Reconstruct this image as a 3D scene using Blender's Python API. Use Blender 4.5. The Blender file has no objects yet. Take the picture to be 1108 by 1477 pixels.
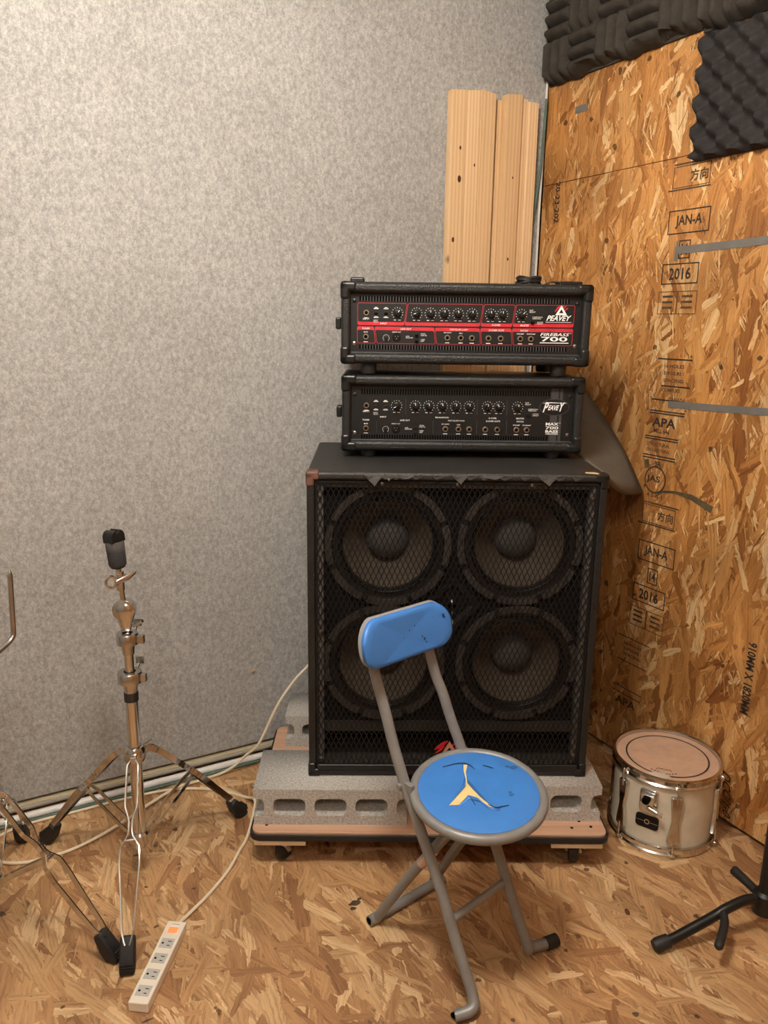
import bpy, bmesh, math, random
from mathutils import Vector, Matrix
C = bpy.context.scene
COL = C.collection
random.seed(7)
PI = math.pi
R = math.radians

# ---------------------------------------------------------------- camera
XW, YW, ZC = 1.79, 2.19, 2.52         # right (chipboard) wall, left (felt) wall, ceiling
cam = bpy.data.cameras.new('camera'); cam_ob = bpy.data.objects.new('camera', cam); COL.objects.link(cam_ob)
cam.sensor_fit = 'AUTO'; cam.sensor_width = 36.0; cam.lens = 1140 / 1477 * 36.0
cam.clip_start = 0.02
Rt = ((0.876937, 0.099849, -0.470123), (-0.480402, 0.210790, -0.851341), (0.014092, 0.972419, 0.232817))
M4 = Matrix(Rt).to_4x4(); M4.translation = Vector((0, 0, 1.35))
cam_ob.matrix_world = M4
C.camera = cam_ob
# ---------------------------------------------------------------- world, lights, exposure
w = bpy.data.worlds.new('world'); C.world = w; w.use_nodes = True
w.node_tree.nodes['Background'].inputs[0].default_value = (1, .95, .88, 1)
w.node_tree.nodes['Background'].inputs[1].default_value = 0.03
C.view_settings.view_transform = 'Standard'; C.view_settings.look = 'None'
C.view_settings.gamma = 1.0; C.view_settings.use_curve_mapping = False
C.view_settings.exposure = 0.69
# globe lamps under the ceiling: x, y, watts; they are built with the room below
LAMPS = ((0.28, 0.86, 64.0), (-0.5, -0.5, 20.0))  # the second is an unseen fill lamp, added to brighten surfaces facing the camera
LAMP_COL = (1.0, .93, .82)
LAMP_R = .13

# ---------------------------------------------------------------- mesh helpers
class MB:
    def __init__(s): s.v = []; s.f = []
    def add(s, vs, fs, M=None):
        n = len(s.v)
        for p in vs:
            p = Vector(p)
            s.v.append(M @ p if M is not None else p)
        for f in fs: s.f.append([i + n for i in f])
        return s
    def box(s, c, d, rz=0, M=None):
        x, y, z = d[0] / 2, d[1] / 2, d[2] / 2
        vs = [(a * x, b * y, e * z) for e in (-1, 1) for b in (-1, 1) for a in (-1, 1)]
        T = Matrix.Translation(Vector(c)) @ Matrix.Rotation(rz, 4, 'Z')
        if M is not None: T = M @ T
        return s.add(vs, [(0, 2, 3, 1), (4, 5, 7, 6), (0, 1, 5, 4), (2, 6, 7, 3), (0, 4, 6, 2), (1, 3, 7, 5)], T)
    def bx(s, x0, x1, y0, y1, z0, z1):
        return s.box(((x0 + x1) / 2, (y0 + y1) / 2, (z0 + z1) / 2), (x1 - x0, y1 - y0, z1 - z0))
    def tube(s, path, r, n=10, cap=True, closed=False):
        P = [Vector(p) for p in path]; m = len(P)
        rr = r if isinstance(r, (list, tuple)) else [r] * m
        up = None; rings = []
        for i, p in enumerate(P):
            a = P[(i - 1) % m] if (closed or i > 0) else p
            b = P[(i + 1) % m] if (closed or i < m - 1) else p
            t = (b - a).normalized()
            if up is None:
                up = Vector((0, 0, 1)) if abs(t.z) < .9 else Vector((1, 0, 0))
            up = (up - t * up.dot(t)).normalized()
            sd = t.cross(up)
            rings.append([p + (up * math.cos(2 * PI * k / n) + sd * math.sin(2 * PI * k / n)) * rr[i] for k in range(n)])
        vs = [q for rg in rings for q in rg]; fs = []
        for i in range(m if closed else m - 1):
            j = (i + 1) % m
            for k in range(n):
                l = (k + 1) % n
                fs.append((i * n + k, i * n + l, j * n + l, j * n + k))
        if cap and not closed:
            fs.append(tuple(range(n))[::-1]); fs.append(tuple((m - 1) * n + k for k in range(n)))
        return s.add(vs, fs)
    def cyl(s, a, b, r0, r1=None, n=16):
        return s.tube([a, b], [r0, r0 if r1 is None else r1], n)
    def lathe(s, prof, n=32, M=None, closed=False, cap=False):
        vs = []; fs = []
        m = len(prof)
        for (r, z) in prof:
            for k in range(n):
                a = 2 * PI * k / n
                vs.append((r * math.cos(a), r * math.sin(a), z))
        for i in range(m if closed else m - 1):
            j = (i + 1) % m
            for k in range(n):
                l = (k + 1) % n
                fs.append((i * n + k, i * n + l, j * n + l, j * n + k))
        if cap and not closed:
            if prof[0][0] > 1e-6: fs.append(tuple(range(n))[::-1])
            if prof[-1][0] > 1e-6: fs.append(tuple((m - 1) * n + k for k in range(n)))
        return s.add(vs, fs, M)
    def prism(s, poly, z0, z1, M=None):
        n = len(poly)
        vs = [(x, y, z0) for x, y in poly] + [(x, y, z1) for x, y in poly]
        fs = [tuple(range(n))[::-1], tuple(range(n, 2 * n))] + [(i, (i + 1) % n, n + (i + 1) % n, n + i) for i in range(n)]
        return s.add(vs, fs, M)
    def ring(s, outer, inner, z0, z1, M=None):
        n = len(outer)
        vs = [(x, y, z) for z in (z0, z1) for x, y in outer] + [(x, y, z) for z in (z0, z1) for x, y in inner]
        fs = []
        for i in range(n):
            j = (i + 1) % n
            fs += [(i, j, n + j, n + i), (2 * n + j, 2 * n + i, 3 * n + i, 3 * n + j), (n + i, n + j, 3 * n + j, 3 * n + i), (j, i, 2 * n + i, 2 * n + j)]
        return s.add(vs, fs, M)
    def grid(s, pts):
        h = len(pts); wd = len(pts[0])
        return s.add([p for r in pts for p in r], [(i * wd + j, i * wd + j + 1, (i + 1) * wd + j + 1, (i + 1) * wd + j) for i in range(h - 1) for j in range(wd - 1)])
    def strip(s, path, side, wd, th):
        """flat bar along path, wide along `side` (per point vectors or one vector)"""
        P = [Vector(p) for p in path]; m = len(P); vs = []
        for i, p in enumerate(P):
            t = (P[min(i + 1, m - 1)] - P[max(i - 1, 0)]).normalized()
            sd = Vector(side[i] if isinstance(side, list) else side); sd = (sd - t * sd.dot(t)).normalized()
            nn = t.cross(sd)
            ww = wd[i] if isinstance(wd, list) else wd
            for a, b in ((-1, -1), (1, -1), (1, 1), (-1, 1)): vs.append(p + sd * a * ww / 2 + nn * b * th / 2)
        fs = [(0, 1, 2, 3), tuple(4 * (m - 1) + k for k in (3, 2, 1, 0))]
        for i in range(m - 1):
            for k in range(4):
                l = (k + 1) % 4
                fs.append((i * 4 + k, (i + 1) * 4 + k, (i + 1) * 4 + l, i * 4 + l))
        return s.add(vs, fs)
    def text(s, body, o, xd=(1, 0, 0), yd=(0, 0, 1), h=None, w=None, bold=0.0, shear=0.0, align='C', th=.0003):
        cu = bpy.data.curves.new('t', 'FONT'); cu.body = body; cu.size = 1; cu.resolution_u = 2
        cu.offset = bold; cu.shear = shear
        ob = bpy.data.objects.new('t', cu)
        me = bpy.data.meshes.new_from_object(ob)
        vs = [v.co.copy() for v in me.vertices]; fs = [tuple(p.vertices) for p in me.polygons]
        bpy.data.objects.remove(ob); bpy.data.curves.remove(cu); bpy.data.meshes.remove(me)
        if not vs: return s
        x0 = min(v.x for v in vs); x1 = max(v.x for v in vs); y0 = min(v.y for v in vs); y1 = max(v.y for v in vs)
        sy = (h / (y1 - y0)) if h else w / (x1 - x0)
        sx = (w / (x1 - x0)) if w else sy
        ox = {'C': (x0 + x1) / 2, 'L': x0, 'R': x1}[align]; oy = (y0 + y1) / 2
        X = Vector(xd); Y = Vector(yd); O = Vector(o)
        return s.add([O + X * (v.x - ox) * sx + Y * (v.y - oy) * sy for v in vs], fs)
    def build(s, name, m, parent=None, bevel=0, seg=2, angle=38, loc=None, rz=None):
        me = bpy.data.meshes.new(name)
        me.from_pydata([tuple(v) for v in s.v], [], s.f); me.update()
        bm = bmesh.new(); bm.from_mesh(me)
        bmesh.ops.recalc_face_normals(bm, faces=bm.faces)
        for f in bm.faces: f.smooth = True
        if not bevel:
            for e in bm.edges:
                if len(e.link_faces) == 2 and e.calc_face_angle(0) > R(angle): e.smooth = False
        bm.to_mesh(me); bm.free()
        if m is not None: me.materials.append(m)
        o = bpy.data.objects.new(name, me); COL.objects.link(o)
        if parent is not None: o.parent = parent
        if loc is not None: o.location = loc
        if rz is not None: o.rotation_euler = (0, 0, rz)
        if bevel:
            b = o.modifiers.new('bevel', 'BEVEL'); b.width = bevel; b.segments = seg; b.limit_method = 'ANGLE'; b.angle_limit = R(angle); b.harden_normals = True
        return o

def rrect(x0, x1, y0, y1, r, n=5):
    pts = []
    for cx, cy, a0 in ((x1 - r, y1 - r, 0), (x0 + r, y1 - r, 90), (x0 + r, y0 + r, 180), (x1 - r, y0 + r, 270)):
        for k in range(n + 1):
            a = R(a0 + 90 * k / n); pts.append((cx + r * math.cos(a), cy + r * math.sin(a)))
    return pts
def rpoly(P, r, n=4):
    out = []; m = len(P)
    for i in range(m):
        p = Vector(P[i]); a = (Vector(P[i - 1]) - p).normalized(); b = (Vector(P[(i + 1) % m]) - p).normalized()
        A = p + a * r; B = p + b * r
        for k in range(n + 1):
            t = k / n
            q = A * (1 - t) ** 2 + p * 2 * t * (1 - t) + B * t * t
            out.append((q.x, q.y))
    return out
def smooth(path, n=6):
    P = [Vector(p) for p in path]; out = []
    for i in range(len(P) - 1):
        p0 = P[max(i - 1, 0)]; p1 = P[i]; p2 = P[i + 1]; p3 = P[min(i + 2, len(P) - 1)]
        for k in range(n):
            t = k / n
            out.append(.5 * ((2 * p1) + (p2 - p0) * t + (2 * p0 - 5 * p1 + 4 * p2 - p3) * t * t + (3 * p1 - p0 - 3 * p2 + p3) * t ** 3))
    out.append(P[-1]); return out
def tag(o, label, cat, group=None, kind=None):
    o['label'] = label; o['category'] = cat
    if group: o['group'] = group
    if kind: o['kind'] = kind
    return o
def thing(name, label, cat, loc=(0, 0, 0), rz=0, group=None):
    o = bpy.data.objects.new(name, None); COL.objects.link(o); o.empty_display_size = .05
    o.location = loc; o.rotation_euler = (0, 0, rz)
    return tag(o, label, cat, group)
def struct(o): o['kind'] = 'structure'; return o
def dup(o, parent, loc=None, rot=None):
    c = o.copy(); COL.objects.link(c); c.parent = parent
    if loc is not None: c.location = loc
    if rot is not None: c.rotation_euler = rot
    return c

# ---------------------------------------------------------------- materials
def nmat(name):
    m = bpy.data.materials.new(name); m.use_nodes = True
    nt = m.node_tree; b = nt.nodes['Principled BSDF']
    return m, nt, b
class N:
    def __init__(s, nt): s.nt = nt
    def n(s, t, **k):
        x = s.nt.nodes.new(t)
        for a, v in k.items(): setattr(x, a, v)
        return x
    def l(s, a, b): s.nt.links.new(a, b)
    def math(s, op, a, b=None, clamp=False):
        x = s.n('ShaderNodeMath', operation=op, use_clamp=clamp)
        for i, q in enumerate((a, b)):
            if q is None: continue
            if isinstance(q, (int, float)): x.inputs[i].default_value = q
            else: s.l(q, x.inputs[i])
        return x.outputs[0]
    def mix(s, f, a, b, t='FLOAT', blend='MIX'):
        x = s.n('ShaderNodeMix', data_type=t)
        if t == 'RGBA': x.blend_type = blend
        idx = {'FLOAT': (2, 3), 'RGBA': (6, 7), 'VECTOR': (4, 5)}[t]
        for i, q in ((0, f), (idx[0], a), (idx[1], b)):
            if isinstance(q, (int, float)): x.inputs[i].default_value = q
            elif isinstance(q, tuple): x.inputs[i].default_value = q
            else: s.l(q, x.inputs[i])
        return x.outputs[{'FLOAT': 0, 'RGBA': 2, 'VECTOR': 1}[t]]
    def noise(s, vec, scale, det=2, rough=.5):
        x = s.n('ShaderNodeTexNoise'); x.inputs['Scale'].default_value = scale; x.inputs['Detail'].default_value = det; x.inputs['Roughness'].default_value = rough
        if vec is not None: s.l(vec, x.inputs['Vector'])
        return x.outputs
    def ramp(s, fac, stops, interp='LINEAR'):
        x = s.n('ShaderNodeValToRGB'); cr = x.color_ramp; cr.interpolation = interp
        while len(cr.elements) < len(stops): cr.elements.new(.5)
        for e, (p, c) in zip(cr.elements, stops):
            e.position = p; e.color = (*c, 1) if len(c) == 3 else c
        s.l(fac, x.inputs[0]); return x.outputs[0]
    def bump(s, h, strength, dist, b):
        x = s.n('ShaderNodeBump'); x.inputs['Strength'].default_value = strength; x.inputs['Distance'].default_value = dist
        s.l(h, x.inputs['Height']); s.l(x.outputs[0], b.inputs['Normal']); return x
    def coord(s): return s.n('ShaderNodeTexCoord').outputs['Object']
    def mapping(s, v, scale=(1, 1, 1), rot=(0, 0, 0), loc=(0, 0, 0)):
        x = s.n('ShaderNodeMapping'); x.inputs['Scale'].default_value = scale; x.inputs['Rotation'].default_value = rot; x.inputs['Location'].default_value = loc
        s.l(v, x.inputs[0]); return x.outputs[0]
def plain(name, col, rough=.5, metal=0, bump=None, var=0, spec=.5, coat=0):
    m, nt, b = nmat(name); k = N(nt)
    b.inputs['Roughness'].default_value = rough; b.inputs['Metallic'].default_value = metal
    b.inputs['Specular IOR Level'].default_value = spec; b.inputs['Coat Weight'].default_value = coat
    v = k.coord()
    no = k.noise(v, 30, 3)
    lo = tuple(c * (1 - var) for c in col); hi = tuple(min(1, c * (1 + var)) for c in col)
    k.l(k.ramp(no[0], [(.3, lo), (.7, hi)]), b.inputs['Base Color'])
    if bump: k.bump(k.noise(v, bump[0], 2)[0], bump[1], bump[2], b)
    return m
def osb(name, swz, angles, stops, sl=1.0, rough=.45, stain=.3, seed=0, thin=None):
    m, nt, b = nmat(name); k = N(nt)
    sx = k.n('ShaderNodeSeparateXYZ'); k.l(k.coord(), sx.inputs[0])
    cb = k.n('ShaderNodeCombineXYZ')
    k.l(sx.outputs[swz[0]], cb.inputs[0]); k.l(sx.outputs[swz[1]], cb.inputs[1])
    P = cb.outputs[0]
    def warp(sc, am, det=2):
        ds = k.n('ShaderNodeVectorMath', operation='MULTIPLY_ADD'); k.l(k.noise(P, sc, det)[1], ds.inputs[0]); ds.inputs[1].default_value = (am, am, 0); k.l(P, ds.inputs[2])
        return ds.outputs[0]
    PD = warp(9, .012, 1)
    ds2 = k.n('ShaderNodeVectorMath', operation='MULTIPLY_ADD'); k.l(k.noise(P, 85, 2)[1], ds2.inputs[0]); ds2.inputs[1].default_value = (.0065, .0065, 0); k.l(PD, ds2.inputs[2]); PD = ds2.outputs[0]
    best = tone = grain = None
    for i, (ang, wd, ln) in enumerate(angles):
        v = k.mapping(PD, rot=(0, 0, R(ang)), loc=(i * 3.17 + seed, i * 1.73, 0))
        v2 = k.mapping(v, scale=(1 / (ln * sl), 1 / (wd * sl), 1))
        vo = k.n('ShaderNodeTexVoronoi', voronoi_dimensions='2D', distance='CHEBYCHEV'); vo.inputs['Scale'].default_value = 1
        k.l(v2, vo.inputs['Vector'])
        sp = k.n('ShaderNodeSeparateColor'); k.l(vo.outputs['Color'], sp.inputs[0])
        h = k.math('SUBTRACT', sp.outputs[0], k.math('MULTIPLY', vo.outputs['Distance'], .45))
        if wd < .009: h = k.math('SUBTRACT', h, .10)
        g = k.noise(k.mapping(v, scale=(9, 170, 1)), 1, 3, .65)[0]
        t = sp.outputs[1]
        if best is None: best, tone, grain = h, t, g
        else:
            gt = k.math('GREATER_THAN', h, best)
            tone = k.mix(gt, tone, t); grain = k.mix(gt, grain, g); best = k.math('MAXIMUM', h, best)
    base = k.ramp(tone, stops)
    gr = k.ramp(grain, [(.28, (.58, .52, .45)), (.5, (1, 1, 1)), (.72, (1.25, 1.22, 1.16))])
    col = k.mix(1.0, base, gr, 'RGBA', 'MULTIPLY')
    crack = k.ramp(best, [(.30, (.34, .27, .20)), (.46, (.86, .83, .80)), (.62, (1, 1, 1))])
    col = k.mix(.9, col, crack, 'RGBA', 'MULTIPLY')
    big = k.ramp(k.noise(P, 3.2, 3)[0], [(.35, (1 - stain,) * 3), (.65, (1.06, 1.05, 1.04))])
    col = k.mix(1.0, col, big, 'RGBA', 'MULTIPLY')
    fleck = k.ramp(k.noise(k.mapping(PD, scale=(1, .55, 1), rot=(0, 0, .4)), 58, 3, .6)[0], [(.685, (0, 0, 0)), (.73, (1, 1, 1))])
    col = k.mix(k.math('MULTIPLY', fleck, .7), col, (.10, .045, .018, 1), 'RGBA')
    fl = k.n('ShaderNodeTexVoronoi', voronoi_dimensions='2D'); fl.inputs['Scale'].default_value = 9; k.l(warp(45, .02), fl.inputs['Vector'])
    pk = k.n('ShaderNodeSeparateColor'); k.l(fl.outputs['Color'], pk.inputs[0])
    sp = k.math('LESS_THAN', fl.outputs['Distance'], k.math('MULTIPLY', k.math('SUBTRACT', pk.outputs[0], .62), .2))
    col = k.mix(k.math('MULTIPLY', sp, .8), col, (.03, .018, .012, 1), 'RGBA')
    k.l(col, b.inputs['Base Color'])
    b.inputs['Roughness'].default_value = rough; b.inputs['Specular IOR Level'].default_value = .45
    hh = k.math('ADD', best, k.math('MULTIPLY', grain, .35))
    k.bump(hh, .8, .005, b)
    return m
T = {}
wall_ang = [(88, .030, .16), (80, .026, .13), (99, .034, .18), (66, .026, .12), (118, .024, .13), (92, .040, .18), (35, .018, .08), (76, .007, .075), (100, .006, .09), (60, .006, .06), (125, .005, .05)]
floor_ang = [(90, .036, .17), (76, .032, .14), (106, .040, .18), (60, .028, .14), (126, .030, .15), (96, .048, .20), (20, .026, .11), (84, .008, .10), (70, .007, .08), (110, .007, .09)]
T['osb_wall'] = osb('chipboard_wall', (1, 2), wall_ang, [(0, (.26, .095, .026)), (.15, (.42, .18, .05)), (.5, (.56, .265, .082)), (.8, (.64, .34, .12)), (.95, (.82, .56, .29))], rough=.36)
T['osb_floor'] = osb('chipboard_floor', (0, 1), floor_ang, [(0, (.28, .135, .06)), (.15, (.38, .20, .09)), (.5, (.475, .275, .130)), (.8, (.53, .325, .160)), (.95, (.66, .45, .25))], rough=.5, stain=.2, seed=5)

def felt():
    m, nt, b = nmat('grey_felt'); k = N(nt); v = k.coord()
    a = k.noise(k.mapping(v, scale=(1.25, 1, .85)), 88, 5, .72)[0]; c = k.noise(v, 260, 3, .7)[0]; d = k.noise(v, 2.2, 3)[0]
    f = k.math('ADD', k.math('MULTIPLY', a, .62), k.math('MULTIPLY', c, .38))
    col = k.ramp(f, [(.36, (.255, .249, .239)), (.5, (.375, .369, .356)), (.64, (.525, .518, .502))])
    col = k.mix(1, col, k.ramp(d, [(.3, (.93, .92, .91)), (.7, (1.05, 1.05, 1.05))]), 'RGBA', 'MULTIPLY')
    k.l(col, b.inputs['Base Color']); b.inputs['Roughness'].default_value = .95; b.inputs['Specular IOR Level'].default_value = .1
    b.inputs['Sheen Weight'].default_value = .15
    k.bump(f, .35, .003, b); return m
T['felt'] = felt()
def tolex(name, col, rough=.42):
    m, nt, b = nmat(name); k = N(nt); v = k.coord()
    vo = k.n('ShaderNodeTexVoronoi'); vo.inputs['Scale'].default_value = 330; k.l(v, vo.inputs['Vector'])
    du = k.noise(v, 14, 4)[0]
    k.l(k.ramp(du, [(.35, col), (.75, tuple(c * 1.7 for c in col))]), b.inputs['Base Color'])
    b.inputs['Roughness'].default_value = rough; k.bump(vo.outputs['Distance'], .5, .0015, b); return m
T['tolex'] = tolex('black_vinyl', (.0095, .0092, .009), .45)
T['tolex_dusty'] = tolex('dusty_black_vinyl', (.016, .0148, .0135), .5)
T['black'] = plain('black_plastic', (.008, .008, .008), .36, var=.2)
T['panel'] = plain('panel_black', (.0065, .0065, .007), .45, var=.25)
T['panel_grey'] = plain('panel_grey', (.055, .055, .058), .4)
T['rubber'] = plain('black_rubber', (.014, .013, .013), .6, bump=(90, .2, .002), var=.2)
T['void'] = plain('black_recess', (.003, .003, .003), .9, spec=.1)
T['mesh'] = plain('grille_black', (.0065, .006, .006), .5, var=.2, spec=.3)
T['baffle'] = plain('baffle_black', (.005, .004, .004), .85, var=.3, spec=.2)
T['gasket'] = plain('gasket_brown', (.052, .043, .038), .85, var=.25, spec=.2)
T['batten'] = plain('grey_batten', (.085, .078, .075), .7, var=.2, spec=.3)
T['cone'] = plain('paper_cone', (.062, .044, .030), .85, var=.15, bump=(60, .3, .003))
T['dust'] = plain('dust_cap', (.060, .053, .051), .8, var=.15)
T['surround'] = plain('rubber_surround', (.010, .008, .0075), .5, spec=.3)
T['inner'] = plain('cabinet_inside', (.028, .024, .022), .7, var=.2)
T['chrome'] = plain('chrome', (.66, .65, .63), .13, 1, var=.03)
T['chrome_dull'] = plain('worn_chrome', (.55, .535, .51), .24, 1, var=.08)
T['paint'] = plain('grey_tube_paint', (.235, .232, .226), .40, .15, var=.08)
T['blue'] = plain('blue_vinyl', (.052, .215, .62), .38, var=.04, bump=(12, .12, .006))
T['blue_edge'] = plain('blue_edge', (.04, .14, .42), .5)
T['backing'] = plain('grey_backing', (.35, .35, .34), .6)
T['foam_yellow'] = plain('yellow_foam', (.78, .60, .27), .9, bump=(300, .5, .002), var=.1)
T['crack'] = plain('dark_tear', (.02, .035, .07), .8)
m, nt, b = nmat('concrete'); k = N(nt); v = k.coord()
cn = k.noise(v, 170, 4, .7)[0]
k.l(k.ramp(cn, [(.33, (.32, .305, .28)), (.5, (.50, .48, .447)), (.66, (.64, .62, .585))]), b.inputs['Base Color']); b.inputs['Roughness'].default_value = .95
k.bump(cn, 1.0, .004, b); T['concrete'] = m
def ply(name, c0, c1, sc=(3, 60, 60), rough=.55):
    m, nt, b = nmat(name); k = N(nt); v = k.coord()
    f = k.noise(k.mapping(v, scale=sc), 1, 4, .6)[0]
    k.l(k.ramp(f, [(.3, c0), (.7, c1)]), b.inputs['Base Color']); b.inputs['Roughness'].default_value = rough
    k.bump(f, .15, .001, b); return m
T['ply'] = ply('pinkish_plywood', (.46, .27, .175), (.60, .37, .25), (2.5, 50, 50))
T['cleat'] = ply('pale_wood', (.50, .35, .20), (.62, .46, .28), (4, 80, 80))
def pine(i):
    m, nt, b = nmat('pine_wood'); k = N(nt); v = k.mapping(k.coord(), loc=(i * 1.31, i * .7, i * .37))
    f = k.noise(k.mapping(v, scale=(60, 40, .5)), 1, 2, .5)[0]
    wv = k.n('ShaderNodeTexWave', wave_type='BANDS', bands_direction='X'); wv.inputs['Scale'].default_value = 26; wv.inputs['Distortion'].default_value = 5; wv.inputs['Detail'].default_value = 2
    wv.inputs['Detail Scale'].default_value = .4
    k.l(k.mapping(v, scale=(1, 1, .05)), wv.inputs['Vector'])
    g = k.math('ADD', k.math('MULTIPLY', f, .6), k.math('MULTIPLY', wv.outputs['Fac'], .4))
    col = k.ramp(g, [(.2, (.68, .45, .25)), (.5, (.78, .56, .335)), (.8, (.84, .63, .40))])
    big = k.ramp(k.noise(k.mapping(v, scale=(9, 9, .6)), 1, 2)[0], [(.35, (.88, .82, .74)), (.65, (1.05, 1.04, 1.02))])
    col = k.mix(1, col, big, 'RGBA', 'MULTIPLY')
    kn = k.n('ShaderNodeTexVoronoi', voronoi_dimensions='3D'); kn.inputs['Scale'].default_value = 1
    k.l(k.mapping(v, scale=(17, 3, 6.5)), kn.inputs['Vector'])
    kk = k.ramp(kn.outputs['Distance'], [(.05, (1, 1, 1)), (.12, (0, 0, 0))])
    pk = k.n('ShaderNodeSeparateColor'); k.l(kn.outputs['Color'], pk.inputs[0])
    kk = k.math('MULTIPLY', kk, k.math('GREATER_THAN', pk.outputs[0], .8))
    col = k.mix(k.math('MULTIPLY', kk, .85), col, (.13, .05, .02, 1), 'RGBA')
    k.l(col, b.inputs['Base Color']); b.inputs['Roughness'].default_value = .55; return m
T['knot'] = plain('pine_knot', (.10, .035, .016), .6, var=.3)
T['dark_steel'] = plain('dark_steel', (.22, .215, .21), .3, 1)
T['zinc'] = plain('zinc_plate', (.62, .56, .47), .4, .6)
T['foam'] = plain('charcoal_foam', (.050, .043, .036), .95, bump=(350, .5, .002), var=.2, spec=.15)
T['foam2'] = plain('black_foam', (.036, .032, .032), .95, bump=(350, .5, .002), var=.2, spec=.15)
T['drumshell'] = plain('pearl_white_shell', (.66, .60, .48), .25, var=.06, coat=.3)
T['skin'] = plain('drum_skin', (.56, .36, .25), .5, var=.10)
T['ink'] = plain('black_ink', (.03, .022, .016), .8, var=.3)
T['ink_faded'] = plain('faded_ink', (.085, .050, .026), .8, var=.4)
T['tape'] = plain('grey_tape', (.16, .152, .138), .5, var=.12)
T['white'] = plain('cream_white_plastic', (.78, .71, .60), .35, var=.02)
T['socket'] = plain('grey_socket', (.47, .45, .42), .4)
T['cable'] = plain('cream_cable', (.72, .62, .46), .5, var=.05)
T['cable_green'] = plain('green_cable', (.10, .16, .13), .6)
T['cable_grey'] = plain('grey_cable', (.40, .38, .35), .6)
T['pipe'] = plain('white_pipe', (.72, .70, .68), .35, var=.04)
T['rail'] = plain('beige_rail', (.50, .43, .29), .45, var=.05)
T['print'] = plain('white_print', (.92, .91, .89), .6)
T['red'] = plain('red_print', (.55, .022, .035), .5, var=.15)
T['pink'] = plain('pale_logo', (.72, .40, .30), .5)
T['nickel'] = plain('nickel', (.62, .57, .50), .28, 1)
T['brown'] = plain('worn_brown_corner', (.13, .060, .042), .6, var=.3)
T['torn'] = plain('torn_vinyl', (.045, .042, .039), .7, var=.2)
T['sheet'] = plain('grey_sheet', (.115, .105, .085), .75, var=.08)
T['ceiling'] = plain('ceiling_board', (.55, .53, .50), .9, var=.05)
T['sticker'] = plain('pink_sticker', (.58, .40, .32), .6, var=.15)
m, nt, b = nmat('orange_switch'); b.inputs['Base Color'].default_value = (.9, .16, .05, 1); b.inputs['Emission Color'].default_value = (1, .22, .06, 1); b.inputs['Emission Strength'].default_value = .55; T['orange'] = m
m, nt, b = nmat('clear_tape'); b.inputs['Base Color'].default_value = (.85, .74, .62, 1); b.inputs['Roughness'].default_value = .2; b.inputs['Alpha'].default_value = .55; T['clear'] = m

# ---------------------------------------------------------------- the setting
X0, Y0 = -2.1, -1.9
fl_ = struct(MB().bx(X0, XW + .1, Y0, YW + .1, -.06, 0).build('floor', T['osb_floor']))
rs = random.Random(3); mk = MB()
for x, y, a_, b_ in ((.735, 1.445, .016, .009), (.722, 1.43, .008, .006), (.75, 1.452, .006, .004), (.225, 1.345, .012, .003)):
    mk.add([(x + a_ * (.7 + .5 * rs.random()) * math.cos(2 * PI * k / 11), y + b_ * (.7 + .5 * rs.random()) * math.sin(2 * PI * k / 11), .0004) for k in range(11)], [tuple(range(11))])
mk.build('scuff_mark', T['ink_faded'], fl_)
MB().lathe([(.0005, .0016), (.006, .0014), (.007, .0004), (.0072, .0001)], 14, Matrix.Translation((1.292, 1.118, 0)) @ Matrix.Rotation(R(60), 4, 'Z') @ Matrix.Diagonal((1.6, .8, 1, 1))).build('wood_knot', T['knot'], fl_)
struct(MB().bx(X0, XW + .1, Y0, YW + .1, ZC, ZC + .06).build('ceiling', T['ceiling']))
wl = struct(MB().bx(X0, XW, YW + .012, YW + .1, 0, ZC).build('wall_left', T['rail']))
MB().bx(X0, XW - .012, YW - .004, YW + .02, .043, ZC).build('felt_covering', T['felt'], wl, bevel=.003)
MB().box((.751, YW - .006, .292), (.014, .006, .006), .3, Matrix.Identity(4)).build('wood_chip', T['cleat'], wl)
wr = struct(MB().bx(XW + .014, XW + .1, Y0, YW + .1, 0, ZC).build('wall_right', T['void']))
for i, (y0, y1) in enumerate(((Y0, -.02), (-.017, YW))):
    MB().bx(XW, XW + .014, y0, y1, .012, 1.793).build('wall_panel', T['osb_wall'], wr, bevel=.0008, seg=1)
    MB().bx(XW, XW + .014, y0, y1, 1.7945, ZC).build('wall_panel', T['osb_wall'], wr, bevel=.0008, seg=1)
struct(MB().bx(X0 - .1, X0, Y0, YW + .1, 0, ZC).build('wall_far', T['felt']))
struct(MB().bx(X0, XW + .1, Y0 - .1, Y0, 0, ZC).build('wall_near', T['osb_floor']))
t1 = struct(MB().bx(X0, XW - .05, YW - .012, YW + .012, .016, .034).build('trim_1', T['rail'], bevel=.002))
MB().bx(X0, XW - .05, YW - .016, YW - .010, .0215, .0275).build('groove', T['cable_grey'], t1)
tag(MB().tube([(X0, YW - .036, .012), (XW - .06, YW - .036, .012)], .0105, 14).build('cable_pipe', T['pipe']),
    'straight white pipe lying along the foot of the grey felt wall', 'pipe')
tag(MB().tube(smooth([(-.9, YW - .050, .005), (-.2, YW - .051, .005), (.3, YW - .051, .005), (.8, YW - .051, .005), (1.3, YW - .051, .005)]), .0042, 8).build('green_cable', T['cable_green']),
    'thin dark green cable beside the white pipe at the wall foot', 'cable')
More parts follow.
